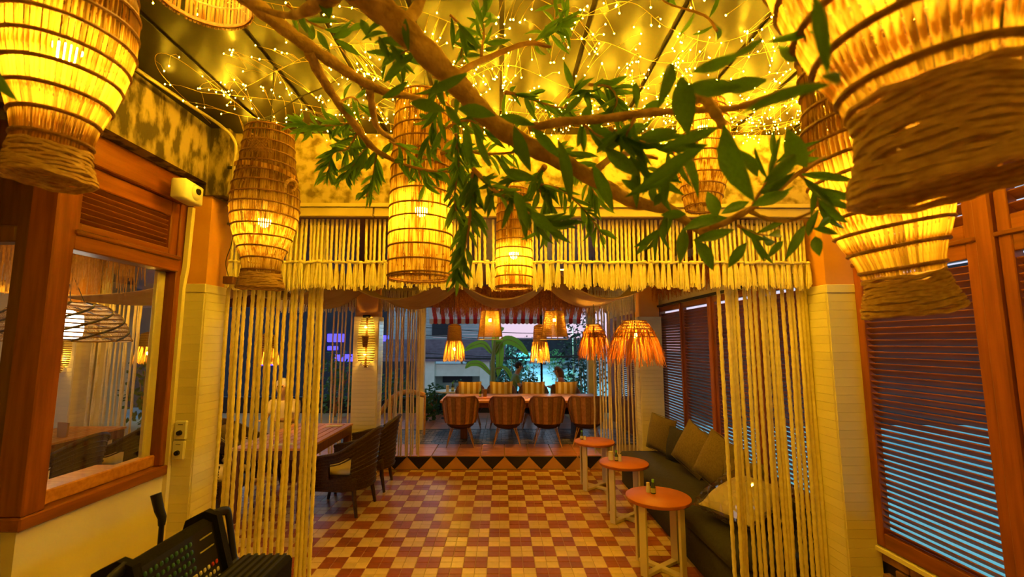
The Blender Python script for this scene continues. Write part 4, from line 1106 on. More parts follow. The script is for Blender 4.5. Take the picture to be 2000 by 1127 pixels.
def cage_lantern(label, base, H, R0, R1, rz):
    """four-sided tapered bamboo lantern with corner posts and a foot rail"""
    t = thing('bamboo_lantern', label, 'pendant lamp', base, rz, 'tapered bamboo lanterns over the long table')
    for k in range(4):
        a = pi / 4 + k * pi / 2
        mb = MB(); mb.bar((R0 * cos(a), R0 * sin(a), 0), (R1 * cos(a), R1 * sin(a), H), .012); mb.build('post', M['hoop'], t)
    for z in (.10, .98):
        mb = MB(); r = lerp(R0, R1, z)
        for k in range(4):
            a, b_ = pi / 4 + k * pi / 2, pi / 4 + (k + 1) * pi / 2
            mb.bar((r * cos(a), r * sin(a), H * z), (r * cos(b_), r * sin(b_), H * z), .011)
        mb.build('ring_frame', M['hoop'], t)
    mb = MB()
    for k in range(4):
        a, b_ = pi / 4 + k * pi / 2, pi / 4 + (k + 1) * pi / 2
        mb.bar((R0 * cos(a), R0 * sin(a), 0), (R0 * cos(b_), R0 * sin(b_), 0), .012)
    mb.build('foot_rail', M['trim'], t)
    for k in range(4):
        a, b_ = pi / 4 + k * pi / 2, pi / 4 + (k + 1) * pi / 2; mb = MB()
        def pt(u, z): r = lerp(R0, R1, z) * .97; return (lerp(r * cos(a), r * cos(b_), u), lerp(r * sin(a), r * sin(b_), u), H * z)
        for q in range(15):
            u = q / 14; mb.tube([pt(u, .10), pt(u, .97)], .0058, 4, False)
            z = .10 + .87 * q / 14; mb.tube([pt(0, z), pt(1, z)], .0058, 4, False)
        tag(mb.build('woven_panel', M['raffia'], t), kind='stuff')
    pendant_base(t, H * .66, 3.02 - base[2])
g1 = 'fringed lanterns over the long table'
fringed_lantern('fringed raffia lantern with a tall woven cap, in front of the neighbouring roof', onY(887, 703, 8.2), .64, .195, 1, g1)
fringed_lantern('fringed raffia lantern with a woven cap, above the thin black pole', onY(1055, 706, 8.2), .66, .180, 2, g1)
cage_lantern('tapered bamboo lantern above the banana plant', onY(957, 663, 7.9), .50, .235, .165, .35)
cage_lantern('tapered bamboo lantern overlapping the fringed lantern, near the green-lit bush', onY(1083, 663, 7.9), .50, .235, .165, .9)
fringed_shade('smaller red-orange fringed pendant over the farthest side table', onY(1161, 698, 6.2), .44, .215, 3)
fringed_shade('big orange fringed pendant over the sofa tables', onY(1242, 709, 5.0), .455, .300, 4)
fringed_lantern('glowing raffia pendant behind the front ropes above the sitting guest', onY(520, 712, 6.2), .42, .16, 5, 'glowing pendants in the left dining room')
fringed_lantern('glowing raffia pendant at the far end of the window view', onY(288, 708, 7.6), .5, .20, 6, 'glowing pendants in the left dining room')

M['bulb_s'] = emat('sconce_bulb', (1.0, .56, .05), PENDANT_POWER * .34)
def sconce(label, p, w=.125, H=.70, sgn=1):
    """curved cane-slat wall sconce: p = bottom centre on the wall face (wall normal -y)"""
    t = thing('cane_sconce', label, 'wall lamp', p, 0, 'cane wall sconces on the tiled columns')
    n = 30
    for k in range(n):
        s = k / (n - 1); r = w * (.62 + .38 * sin(pi * min(1, s * 1.05)) ** .7) if s > .12 else w * (.15 + 3.0 * s)
        mb = MB(); mb.tube([(r * cos(a), -r * .85 * sin(a), H * s) for a in [pi * i / 14 for i in range(15)]], .0072, 5); mb.build('cane_slat', M['hoop'], t, True)
    mb = MB(); mb.lathe([(.03, H * .40), (.05, H * .62), (.055, H * .64)], 12, (0, -.065, 0), cap=True); mb.build('inner_pot', M['wood_dark'], t, True)
    for z in (.26, .82):
        mb = MB(); mb.ball((0, -.055, H * z), .016, 8, 6); mb.build('bulb', M['bulb_s'], t, True)
    mb = MB(); mb.box((0, -.03, H + .03), (.11, .05, .04), None, .01); mb.build('bracket', M['black'], t, True)
    mb = MB(); mb.box((0, -.006, H * .5), (.03, .012, H), None, .003); mb.build('spine', M['hoop'], t, True)
sconce('tall cane-slat wall sconce on the tiled column, throwing fan-shaped light', (onY(714, 717, 6.67).x, 6.67, onY(714, 717, 6.67).z))
sconce('cane-slat wall sconce on the column seen through the timber window', (-5.87, 6.19, 1.45))

# added fill lamps in the dining-room ceiling, unseen behind the valance, for brightness
M['added_downlight'] = emat('fill_lamp_lens', (1.0, .50, .025), FILL_LAMP_POWER)
for k, (x, y, lab) in enumerate(((-1.1, 4.1, 'added ceiling fill lamp above the checkered floor'), (.4, 4.4, 'added ceiling fill lamp in the middle of the dining ceiling'), (1.5, 4.1, 'added ceiling fill lamp above the sofa'), (-3.4, 4.6, 'added ceiling fill lamp above the roped-off teak table'), (-4.9, 4.4, 'added ceiling fill lamp inside the timber window'), (-3.2, 3.1, 'added ceiling fill lamp just behind the timber window'), (-5.4, 5.6, 'added ceiling fill lamp above the window-side table'), (-5.2, 4.9, 'added ceiling fill lamp over the near end of the window-side table'), (-4.4, 5.3, 'added ceiling fill lamp over the window-side armchairs'), (-4.3, 6.3, 'added ceiling fill lamp at the back of the left room'), (-.6, 7.3, 'added ceiling fill lamp above the platform edge'), (1.0, 7.3, 'added ceiling fill lamp over the rightmost rattan chair'))):
    t = thing('added_downlight', lab, 'fill lamp', (x, y, 3.02), 0, 'added fill lamps in the dining ceiling')
    mb = MB(); mb.lathe([(.055, -.004), (.075, -.010), (.080, 0)], 24); mb.build('trim_ring', M['white_plastic'], t, True)
    mb = MB(); mb.lathe([(.001, -.003), (.054, -.003)], 20); mb.build('lens', M['added_downlight'], t, True)

# dome of loose basket weave in the left room
t = thing('woven_dome_pendant', 'wide woven dome pendant glowing white behind the timber window', 'pendant lamp', onY(118, 666, 3.6))
R_, H_ = .43, .30; rg = random.Random(8)
prof = [(1.0, 0), (.97, .15), (.90, .45), (.78, .72), (.58, .92), (.36, 1.0)]
for r, z in [(interp([(b_, a) for a, b_ in prof], k / 9), k / 9) for k in range(10)]:
    mb = MB(); mb.tube([(R_ * r * cos(2 * pi * i / 48), R_ * r * sin(2 * pi * i / 48), H_ * z + .006 * sin(4 * pi * i / 48 * 2)) for i in range(49)], .006, 5, False); mb.build('hoop', M['straw'], t, True)
mb = MB()
for k in range(90):
    a = 2 * pi * k / 110; mb.tube([(R_ * r * cos(a + .5 * z), R_ * r * sin(a + .5 * z), H_ * z) for r, z in prof], .0024, 4, False)
tag(mb.build('weave', M['straw'], t, True), kind='stuff')
mb = MB()
for k in range(9):
    a0 = k * .7; mb.tube([(R_ * 1.01 * interp([(b_, a) for a, b_ in prof], z) * cos(a0 + 2.2 * z), R_ * 1.01 * interp([(b_, a) for a, b_ in prof], z) * sin(a0 + 2.2 * z), H_ * z) for z in [i / 14 for i in range(15)]], .009, 5)
mb.build('wrapped_cane', M['wicker_dark'], t, True)
mb = MB(); mb.lathe([(.12, .02), (.13, .1), (.12, .2), (.05, .24)], 20); mb.build('milk_glass', emat('milk_glass_glow', (1, .86, .68), 7.0), t, True)
mb = MB(); mb.tube([(0, 0, .24), (0, 0, 3.02 - t.location.z)], .004, 5)
for a in (0, 2.1, 4.2): mb.tube([(R_ * .36 * cos(a), R_ * .36 * sin(a), H_), (0, 0, H_ + .3)], .003, 4)
mb.build('cord', M['cord'], t)

# cloth swags under the dining-room ceiling
def swag(label, x0, x1, y0, y1, ztop, sag, seed):
    rg = random.Random(seed); rows = []; ny, nx = 14, 26
    for j in range(ny + 1):
        v = j / ny; y = lerp(y0, y1, v); row_ = []
        for i in range(nx + 1):
            u = i / nx; d = 4 * u * (1 - u)
            row_.append((lerp(x0, x1, u), y + .02 * sin(u * 9 + seed), ztop - sag * d ** .9 * (1 - .10 * sin(v * pi)) + .012 * sin(v * 26 + 5 * u + seed) * d + .006 * sin(v * 47 + seed)))
        rows.append(row_)
    mb = MB(); mb.sheet(rows); o = mb.build('ceiling_drape', M['canvas'], None, True)
    tag(o, label, 'drape', 'beige cloth swags under the dining ceiling')
    md = o.modifiers.new('thick', 'SOLIDIFY'); md.thickness = .006
for k, (x0, x1, lab) in enumerate(((-3.2, -1.92, 'beige cloth swag ending at the sconce column'), (-1.92, -.60, 'beige cloth swag right of the sconce column'), (-.60, .64, 'beige cloth swag in the middle over the long table'), (.64, 1.90, 'beige cloth swag above the two orange pendants'))):
    swag(lab, x0, x1, 5.2, 6.6, 2.68, .34, k + 1)
swag('beige cloth swag seen at the top of the timber window', -6.2, -2.6, 4.6, 5.8, 2.62, .30, 9)

# raffia thatch fringes
def thatch(label, x0, x1, Y, z0, z1, n, seed, m='thatch', axis='x', jit=.3):
    rg = random.Random(seed); mb = MB()
    for k in range(n):
        s = rg.uniform(x0, x1); L = (z0 - z1) * rg.uniform(1 - jit, 1.0 + jit * .35); off = rg.uniform(-.06, .06); w_ = rg.uniform(.006, .016); dx = rg.uniform(-.06, .06); a = rg.uniform(-.8, .8)
        rows = []
        for t_ in (0, .5, 1.0):
            c = Vector((s + dx * t_ * t_, Y + off + .03 * t_, z0 - L * t_)) if axis == 'x' else Vector((Y + off, s + dx * t_ * t_, z0 - L * t_))
            h = Vector((cos(a), sin(a), 0)) * w_ * (1 - .5 * t_) if axis == 'x' else Vector((sin(a), cos(a), 0)) * w_ * (1 - .5 * t_)
            rows.append([c - h / 2, c + h / 2])
        mb.sheet(rows)
    o = mb.build('thatch_fringe', M[m]); tag(o, label, 'thatch', None, 'stuff')
thatch('ragged orange raffia thatch fringe above the long table', -1.35, 1.95, 9.0, 2.95, 2.38, 1500, 1)
thatch('dark raffia thatch fringe over the inner shutters', 3.35, 6.7, 2.28, 2.86, 2.46, 1000, 2, 'thatch', 'y')
thatch('raffia thatch fringe hanging behind the timber window', -4.6, -2.7, 3.35, 2.90, 2.26, 900, 3, 'raffia')
thatch('loose raffia strands hanging at the corner post', -2.62, -2.32, 2.0, 2.72, 2.32, 22, 4, 'straw')

# ================================================================== MIXING CONSOLE CORNER, CCTV, CONDUIT
t = thing('equipment_stand', 'low black stand carrying the mixing console and amplifier', 'stand', (-1.02, 1.63, 0))
mb = MB(); mb.box((0, 0, .878), (.56, .62, .026), None, .006); mb.build('shelf', M['black'], t)
for sx in (-.25, .25):
    for sy in (-.28, .28):
        mb = MB(); mb.box((sx, sy, .4325), (.04, .04, .865), None, .004); mb.build('leg', M['black'], t)
con = thing('mixing_console', 'black powered mixing console with carry-handle ends and rows of knobs', 'mixer', (-1.10, 1.63, .893))
con.scale = (.58, .95, 1.0)
# body: wedge profile in x-z (front panel falls towards +x), long side along y
body = [(-.16, 0), (.14, 0), (.15, .04), (.03, .285), (-.03, .30), (-.13, .27), (-.16, .20)]
mb = MB(); mb.prism(body, 'y', -.19, .19); mb.build('body', M['black_soft'], con)
for s in (-1, 1):
    prof = [(-.18, 0), (.17, 0), (.185, .05), (.05, .31), (-.03, .325), (-.15, .29), (-.185, .21)]
    mb = MB(); mb.prism(prof, 'y', s * .192, s * .225); c = mb.build('end_cheek', M['black_soft'], con)
    # carry handle: a loop standing off the cheek
    y1 = s * .30
    pts = [(.10, s * .215, .10), (.105, y1 - s * .01, .10), (.08, y1, .12), (.03, y1, .265), (.015, y1 - s * .012, .295), (.0, s * .215, .305)]
    mb = MB(); mb.tube(spline(pts, 4), .017, 8); mb.build('handle', M['black'], con, True)
pn = Vector((.245, 0, .12)).normalized()          # outward normal of the sloped panel
u0 = Vector((.15, 0, .04)); u1 = Vector((.03, 0, .285))
mb = MB(); mb.sheet([[(u0 + pn * .001 + Vector((0, y, 0))), (u1 + pn * .001 + Vector((0, y, 0)))] for y in (-.18, .18)]); mb.build('control_panel', M['black'], con)
M['knob_g'] = mat('teal_knob', (.05, .16, .10), rough=.4); M['knob_w'] = mat('white_knob', (.75, .72, .62), rough=.4); M['knob_r'] = mat('red_knob', (.55, .04, .02), rough=.4); M['print'] = mat('panel_print', (.42, .36, .18), rough=.5)
kb = MB(); kb.lathe([(.0046, 0), (.0042, .008), (.0036, .009), (.001, .0095)], 8)
km = {k: kb.mesh('knob', M['knob_' + k], True) for k in 'gwr'}
q = Vector((0, 0, 1)).rotation_difference(pn)
for r in range(7):
    for k in range(15):
        s = .90 - r * .105; y = -.165 + k * .0235
        if r < 4 and k > 9: continue
        c_ = 'g' if r < 4 else ('r' if (r == 4 and k > 12) else 'w')
        o = link('knob', km[c_], con, u0.lerp(u1, s) + pn * .002 + Vector((0, y, 0))); o.rotation_mode = 'QUATERNION'; o.rotation_quaternion = q
        o.scale = (1 / .58, 1 / .95, 1)
for s, y0, y1 in ((.88, .10, .17), (.72, .09, .17), (.50, -.16, .05), (.12, -.15, .02)):
    mb = MB(); mb.bar(u0.lerp(u1, s) + pn * .002 + Vector((0, y0, 0)), u0.lerp(u1, s) + pn * .002 + Vector((0, y1, 0)), .004); mb.build('panel_print', M['print'], con)
amp = thing('amplifier', 'flat black amplifier with a ribbed lid and blue indicator, next to the console', 'amplifier', (-.835, 1.62, .894))
amp.scale = (.85, .85, .93)
mb = MB(); mb.box((0, 0, .113), (.215, .28, .214), None, .012); mb.build('case', M['black_soft'], amp)
for k in range(6):
    mb = MB(); mb.box((-.075 + k * .03, .01, .2215), (.015, .25, .005), None, .002); mb.build('lid_rib', M['black'], amp)
mb = MB(); mb.ball((.02, -.142, .16), .006, 8, 6); mb.build('indicator', emat('blue_led', (.15, .55, 1), 6), amp, True)
mb = MB(); mb.box((.07, -.141, .16), (.05, .004, .012)); mb.build('name_strip', M['print'], amp)
cb = thing('cable_tangle', 'tangled black audio cables with a red plug lying by the console', 'cables', (-.965, 1.52, 1.0))
rg = random.Random(3)
for k in range(4):
    pts = [(rg.uniform(-.07, .10), rg.uniform(-.12, .10), .02 + rg.uniform(0, .05)) for _ in range(7)]
    mb = MB(); mb.tube(spline(pts, 6), .0045, 6); mb.build('cable', M['black'], cb, True)
mb = MB(); mb.tube([(-.06, -.09, .05), (-.02, -.07, .06)], .010, 10); mb.build('red_plug', M['knob_r'], cb, True)
ms = thing('microphone_stand', 'slim black microphone stand with empty clip behind the console', 'stand', (-1.42, 2.02, 0))
mb = MB(); mb.lathe([(.001, .02), (.11, .012), (.115, 0), (.001, 0)], 24); mb.build('foot', M['black'], ms, True)
mb = MB(); mb.tube([(0, 0, .01), (0, 0, 1.10)], .010, 10); mb.build('pole', M['black'], ms, True)
mb = MB(); mb.tube([(.0, 0, 1.09), (.0, 0, 1.12), (-.015, 0, 1.15), (-.035, 0, 1.215)], [.013, .016, .018, .020], 10); mb.build('clip', M['black'], ms, True)

c = onX(366, 376, -1.97)
cc = thing('security_camera', 'white box-shaped security camera under the concrete beam', 'camera', c, .10)
mb = MB(); mb.box((0, 0, 0), (.09, .20, .125), None, .010); mb.build('housing', M['white_plastic'], cc, True)
mb = MB(); mb.ball((.035, .01, 0), .05, 16, 10, (.7, 1, 1)); mb.build('turret', M['white_plastic'], cc, True)
mb = MB(); mb.lathe([(.001, .0), (.019, .0), (.021, -.008), (.021, -.02)], 16); o = mb.build('lens', M['black'], cc, True); o.location = (.072, .0, .004); o.rotation_euler = (0, pi / 2 + .1, 0)
mb = MB(); mb.box((-.005, .06, .055), (.05, .04, .03), None, .004); mb.build('bracket', M['white_plastic'], cc)
for y, lab in ((840, 'upper dimmer switch on the tiled column'), (879, 'lower dimmer switch on the tiled column')):
    p = onY(354 - (y - 840) * .12, y, 2.985)
    s = thing('dimmer_switch', lab, 'switch', p, 0, 'dimmer switches on the column')
    mb = MB(); mb.box((0, 0, 0), (.075, .022, .115), None, .006); mb.build('plate', M['white_plastic'], s)
    mb = MB(); mb.lathe([(.016, 0), (.014, .016), (.001, .017)], 14); o = mb.build('knob', M['black'], s, True); o.rotation_euler = (pi / 2, 0, 0); o.location = (0, -.011, -.015)
    mb = MB(); mb.box((0, -.0115, .035), (.03, .002, .003)); mb.build('mark', M['black'], s)
mb = MB(); mb.tube([(-2.088, 2.975, .05), (-2.088, 2.975, 2.20), (-2.072, 2.975, 2.34), (-2.066, 2.975, 2.74)], .021, 4); tag(mb.build('cable_trunking', M['trim']), 'cream cable trunking running up beside the timber window', 'trunking')
cd = thing('conduit_pipe', 'grey metal conduit bending from the ceiling down the concrete pier', 'pipe', (-1.84, 2.9, 3.2))
P = [Vector(p) - Vector((-1.84, 2.9, 3.2)) for p in ((-1.93, .2, 3.268), (-1.93, 1.8, 3.268), (-1.89, 2.5, 3.268), (-1.84, 2.84, 3.258), (-1.80, 2.955, 3.19), (-1.80, 2.965, 3.05), (-1.81, 2.968, 2.90))]
mb = MB(); mb.tube(spline(P, 6), .0105, 8); mb.build('pipe', M['steel'], cd, True)
mb = MB(); mb.box(P[5] + Vector((0, .012, -.03)), (.10, .012, .02), None, .003); mb.build('clip', M['black'], cd)
mb = MB(); mb.box(P[6] + Vector((0, .012, -.03)), (.05, .04, .09), None, .008); mb.build('junction_box', M['steel'], cd)
mb = MB(); mb.tube(spline([(-1.27, 2.28, 2.97), (-1.24, 2.33, 3.05), (-1.1, 2.35, 3.17), (-.95, 2.3, 3.2), (-.8, 2.3, 3.29)], 6), .004, 6); tag(mb.build('power_cable', M['cord']), 'loose black power cable looping up to the ceiling above a lantern', 'cable')
bx_ = onY(440, 540, 3.0)
s = thing('sensor_box', 'little brown box with a wire on the column cap', 'box', (bx_.x + .02, 3.02, 2.233)); mb = MB(); mb.box((0, 0, .025), (.07, .05, .05), None, .004); mb.build('case', M['wood_dark'], s); mb = MB(); mb.tube(spline([(0, -.02, .05), (-.02, -.025, .15), (.01, -.02, .3), (0, -.0, .58)], 5), .0025, 4); mb.build('wire', M['cord'], s)

# ================================================================== OUTSIDE: TERRACE, NEIGHBOURS, STREET
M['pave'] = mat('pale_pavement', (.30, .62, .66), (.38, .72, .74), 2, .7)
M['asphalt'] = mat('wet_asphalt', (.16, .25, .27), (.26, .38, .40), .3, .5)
M['house'] = mat('grey_clapboard', (.30, .36, .36), (.34, .41, .41), 3, .8)
M['roof'] = mat('mauve_shingle', (.14, .105, .13), (.20, .155, .19), 4, .8)
M['white_wall'] = mat('white_render', (.62, .64, .52), (.70, .72, .60), 3, .8)
M['garage'] = mat('green_grey_wall', (.24, .28, .24), rough=.8)
M['dark_build'] = mat('dusk_building', (.018, .019, .024), (.03, .031, .038), .5, .8)
M['foliage'] = mat('shrub_leaf', (.03, .10, .025), (.08, .20, .05), 6, .5, trans=.2, var=.3)
M['foliage_d'] = mat('dark_tree_leaf', (.015, .035, .015), (.03, .06, .025), 2, .6)
M['banana'] = mat('banana_leaf', (.16, .32, .03), (.24, .42, .05), 3, .4, trans=.4, tcol=(.35, .5, .04))
M['banana_stem'] = mat('banana_stem', (.20, .24, .05), (.30, .32, .09), 4, .6, stretch=(1, 1, .3))
M['red'] = mat('awning_red', (.55, .03, .03), rough=.8, trans=.3); M['white_c'] = mat('awning_white', (.75, .70, .66), rough=.8, trans=.3)
sbox('ground_pavement', M['pave'], [(2.56, 16, -6, 11, -.2, -.1)])
sbox('ground_street', M['asphalt'], [(-160, 160, 13, 320, -4.2, -4.0)])
sbox('wall_terrace_end', M['dark_build'], [(-8, 3.2, 11.1, 11.25, -4, .55)])
sbox('wall_right_far', M['wood_red'], [(2.39, 2.5, 6.94, 10.3, 0, .7), (2.39, 2.5, 6.94, 7.3, .7, 2.4), (2.39, 2.5, 9.6, 10.3, .7, 2.4)])
shutter('window_11', 7.3, 8.42, .70, 2.36, .06, .07)
shutter('window_12', 8.46, 9.6, .70, 2.36, .06, .07)
sbox('wall_terrace_post', M['white_wall'], [(1.94, 2.12, 10.3, 10.5, 0, 3.0)])
sbox('wall_terrace_post_left', M['plaster'], [(-1.62, -1.50, 8.95, 9.1, PLZ, 2.6)])
sbox('wall_lintel', M['wood_dark'], [(-8, 2.5, 10.15, 10.3, 2.62, 3.1)])
sbox('wall_sky_block', M['dark_build'], [(15.6, 15.8, -8, 40, -4.2, 4.5)])  # added wall: hides the horizon sky and darkens the upper slat gaps
# striped awning: every stripe a piece
aw = thing('striped_awning', 'red and white striped awning with a scalloped edge outside the terrace', 'awning', (.0, 10.8, 2.29))
x = -1.70; k = 0
while x < 1.8:
    mb = MB(); w_ = .094
    poly = [(x + w_ * i / 6, -.02 * sin(pi * i / 6)) for i in range(7)] + [(x + w_, .10), (x, .10)]
    mb.prism(poly, 'y', -.006, .006)
    mb.add([(x, 0, .10), (x + w_, 0, .10), (x + w_, -.45, .42), (x, -.45, .42)], [(0, 1, 2, 3)])
    o = mb.build('stripe', M['red'] if k % 2 else M['white_c'], aw); x += w_; k += 1
# neighbouring house with porch
hx0, hx1 = onY(838, 700, 22).x, onY(950, 700, 22).x
h = thing('neighbour_house', 'pale neighbouring house with mauve shingle roof and white porch pillars', 'house', ((hx0 + hx1) / 2, 22, -4))
def hb(nm, x0, x1, y0, y1, z0, z1, m, ch=0):
    b = MB(); b.box(((x0 + x1) / 2 - h.location.x, (y0 + y1) / 2 - 22, (z0 + z1) / 2 + 4), (x1 - x0, y1 - y0, z1 - z0), None, ch); return b.build(nm, M[m], h)
hb('garage_wall', hx0 - .2, hx1 + .2, 22.6, 25, -4, .5, 'garage')
hb('porch_beam', hx0 - .1, hx1 + .1, 21.9, 22.6, .25, .80, 'white_wall')
hb('porch_pillar', hx0 - .15, hx0 + .3, 21.8, 22.2, -4, .95, 'white_wall'); hb('porch_pillar', hx1 - .3, hx1 + .15, 21.8, 22.2, -4, .95, 'white_wall')
hb('dark_doorway', hx0 + .6, hx1 - .7, 22.55, 22.62, -.1, .22, 'dark_build')
for k in range(9):                                           # shingle courses of the roof
    z = .98 + k * .115; y = 21.6 + k * .5
    hb('shingle_course', hx0 - 3, hx1 + .9, y, y + .56, z - .03, z + .10, 'roof')
for k in range(14): hb('clapboard', hx0 - 3, hx1 + .6, 26.2 - k * .004, 26.4, 1.95 + k * .17, 2.11 + k * .17, 'house')
hb('upper_window', hx0 - .5, hx0 + 1.0, 26.08, 26.2, 2.25, 3.6, 'dark_build')
for k in range(4): hb('drain_pipe', hx1 + .3 + k * .02, hx1 + .33 + k * .02, 25.9, 26.0, 1.9, 4.2, 'house') if k == 0 else None

def blob_plant(name, label, cat, p, n, sx, sy, sz, L, m, seed, stem=True, group=None):
    """leafy mass: n real leaf blades spread through an ellipsoid above p, on a few stems"""
    rg = random.Random(seed); t = thing(name, label, cat, p, 0, group); mb = MB()
    for k in range(n):
        d = Vector((rg.gauss(0, 1), rg.gauss(0, 1), rg.gauss(0, 1))).normalized() * rg.random() ** .4
        c = Vector((d.x * sx, d.y * sy, sz + d.z * sz)); a = Vector((rg.gauss(0, 1), rg.gauss(0, 1), rg.gauss(0, .7) - .2)).normalized(); s = a.orthogonal().normalized() * L * .22
        l = L * rg.uniform(.6, 1.2)
        mb.add([c, c + a * l * .5 + s, c + a * l, c + a * l * .5 - s], [(0, 1, 2, 3)])
    tag(mb.build('foliage', M[m], t), kind='stuff')
    mb = MB()
    for k in range(5):
        e_ = Vector((rg.uniform(-.6, .6) * sx, rg.uniform(-.6, .6) * sy, sz * rg.uniform(.9, 1.5))); mb.tube([(0, 0, 0), e_ * .5 + Vector((rg.uniform(-.05, .05) * sx, 0, 0)), e_], [sx * .03 + .004, .006 + sx * .02, .003 + sx * .008], 5)
    mb.build('stems', M['twig'], t, True)
    return t
TZ_ = PLZ
def shrub(lab, px, py, Y, h, w, n, L, seed, m='foliage'):
    p = onY(px, py, Y); blob_plant('terrace_shrub', lab, 'plant', (p.x, Y, PLZ if Y < 11 else p.z), n, w, w * .6, h / 2, L, m, seed, True, 'potted greenery along the terrace')
shrub('leafy green shrub at the terrace edge below the porch', 850, 790, 10.7, .75, .38, 330, .12, 1)
shrub('dark variegated shrub beside the white post', 832, 815, 9.9, .62, .22, 140, .16, 2)
shrub('small potted shrub behind the leftmost striped cushion', 893, 770, 10.86, .85, .18, 120, .10, 3)
shrub('bush behind the table near the green-shirted guest', 1034, 775, 11.0, .62, .22, 150, .10, 4)
shrub('leafy bush to the right of the second guest', 1124, 775, 10.8, .85, .20, 200, .12, 5)
shrub('low plant between the two guests', 1070, 775, 10.7, .55, .13, 90, .09, 6)
shrub('leafy plant beyond the ropes beside the handrail', 770, 790, 10.6, 1.1, .35, 260, .12, 7)
shrub('tall plant glimpsed behind the left dining room ropes', 655, 790, 10.6, 1.5, .5, 300, .14, 8)
shrub('tall dark plant at the end of the window view', 285, 790, 9.0, 1.7, .45, 300, .14, 9)
# banana plant
bp = onY(962, 770, 11.8)
t = thing('banana_plant', 'banana plant with broad drooping leaves beyond the long table', 'plant', (bp.x, 11.8, bp.z - 1.2))
mb = MB(); mb.tube([(0, 0, 0), (.02, 0, 1.2), (.0, 0, 2.0), (.05, 0, 2.55)], [.075, .07, .06, .03], 12); mb.build('stem', M['banana_stem'], t, True)
def banana_leaf(pts, w):
    P = spline([Vector(p) for p in pts], 6); rows = []; n = len(P)
    for i, p in enumerate(P):
        s = i / (n - 1); ww = w * (sin(pi * min(1, s * .96 + .04)) ** .6); t_ = (P[min(i + 1, n - 1)] - P[max(i - 1, 0)]).normalized(); sd = t_.cross(Vector((0, 1, .3))).normalized()
        rows.append([p - sd * ww / 2 + Vector((0, .02, -.03 * ww)), p, p + sd * ww / 2 + Vector((0, .02, -.03 * ww))])
    mb = MB(); mb.sheet(rows); mb.build('leaf', M['banana'], t, True)
    mb = MB(); mb.tube(P, [.018 * (1 - .8 * i / n) for i in range(n)], 5); mb.build('midrib', M['banana_stem'], t, True)
def B(px, py, Y=11.8): q_ = onY(px, py, Y); return (q_.x - t.location.x, q_.y - t.location.y, q_.z - t.location.z)
banana_leaf([B(960, 690), B(945, 672), B(925, 674), B(905, 686)], .18); banana_leaf([B(966, 692), B(985, 665), B(1010, 670), B(1034, 696)], .24); banana_leaf([B(962, 690), B(974, 672), B(976, 700), B(972, 737)], .22)
banana_leaf([B(962, 735), B(940, 712), B(920, 710), B(908, 720)], .16); banana_leaf([B(966, 720), B(985, 718), B(998, 735), B(1006, 765)], .10); banana_leaf([B(964, 690), B(970, 650), B(985, 640)], .2)
# terrace furniture
wt = thing('bistro_table', 'white round bistro table at the terrace edge behind the leftmost cushion', 'table', (onY(880, 766, 10.3).x, 10.3, PLZ))
mb = MB(); mb.lathe([(.001, .60), (.33, .60), (.33, .575), (.001, .575)], 28); mb.build('top', M['white_plastic'], wt, True)
mb = MB(); mb.tube([(0, 0, .01), (0, 0, .58)], .025, 8); mb.build('column', M['black'], wt, True)
mb = MB(); mb.lathe([(.001, .02), (.2, .012), (.2, 0), (.001, 0)], 20); mb.build('foot', M['black'], wt, True)
bottle('dark bottle on the white bistro table', onZ(884, 764, PLZ + .601), 1.8); shaker('pale jar on the white bistro table', onZ(874, 765, PLZ + .601), 1.7, .035)
um = thing('terrace_pole', 'thin black pole between the two seated guests', 'pole', (onY(1058, 760, 10.22).x, 10.22, PLZ))
mb = MB(); mb.tube([(0, 0, .05), (0, 0, 2.43)], .026, 10); mb.build('pole', M['black'], um, True); mb = MB(); mb.lathe([(.001, .10), (.16, .06), (.17, 0), (.001, 0)], 20); mb.build('foot', M['black'], um, True)
rl = thing('bamboo_handrail', 'sloping bamboo handrail behind the rope curtain', 'railing', (-1.9, 8.5, PLZ))
A = [onY(*p, 8.5) - Vector((-1.9, 8.5, PLZ)) for p in ((742, 808), (765, 778), (795, 765), (830, 772))]
mb = MB(); mb.tube(spline(A, 5), .045, 8); mb.build('top_rail', M['rattan'], rl, True)
for p in A: mb = MB(); mb.tube([(p.x, p.y, 0), p], .02, 8); mb.build('post', M['rattan'], rl, True)
jar = thing('coffee_glass', 'tall brown glass standing on the long table', 'glass', onZ(947, 776, TZ + .001)); mb = MB(); mb.lathe([(.001, 0), (.035, 0), (.042, .14), (.001, .142)], 14); mb.build('drink', M['hoop'], jar, True); mb = MB(); mb.lathe([(.037, 0), (.045, .15)], 14); mb.build('glass', M['clear'], jar, True)
bottle('condiment bottle beside the tall glass on the long table', onZ(938, 775, TZ + .001), 1.2); 
tr = thing('serving_tray', 'orange-brown wooden tray on the long table', 'tray', onZ(952, 778, TZ + .001)); mb = MB(); mb.box((0, 0, .008), (.36, .22, .016), None, .006); mb.build('board', M['tabletop'], tr)
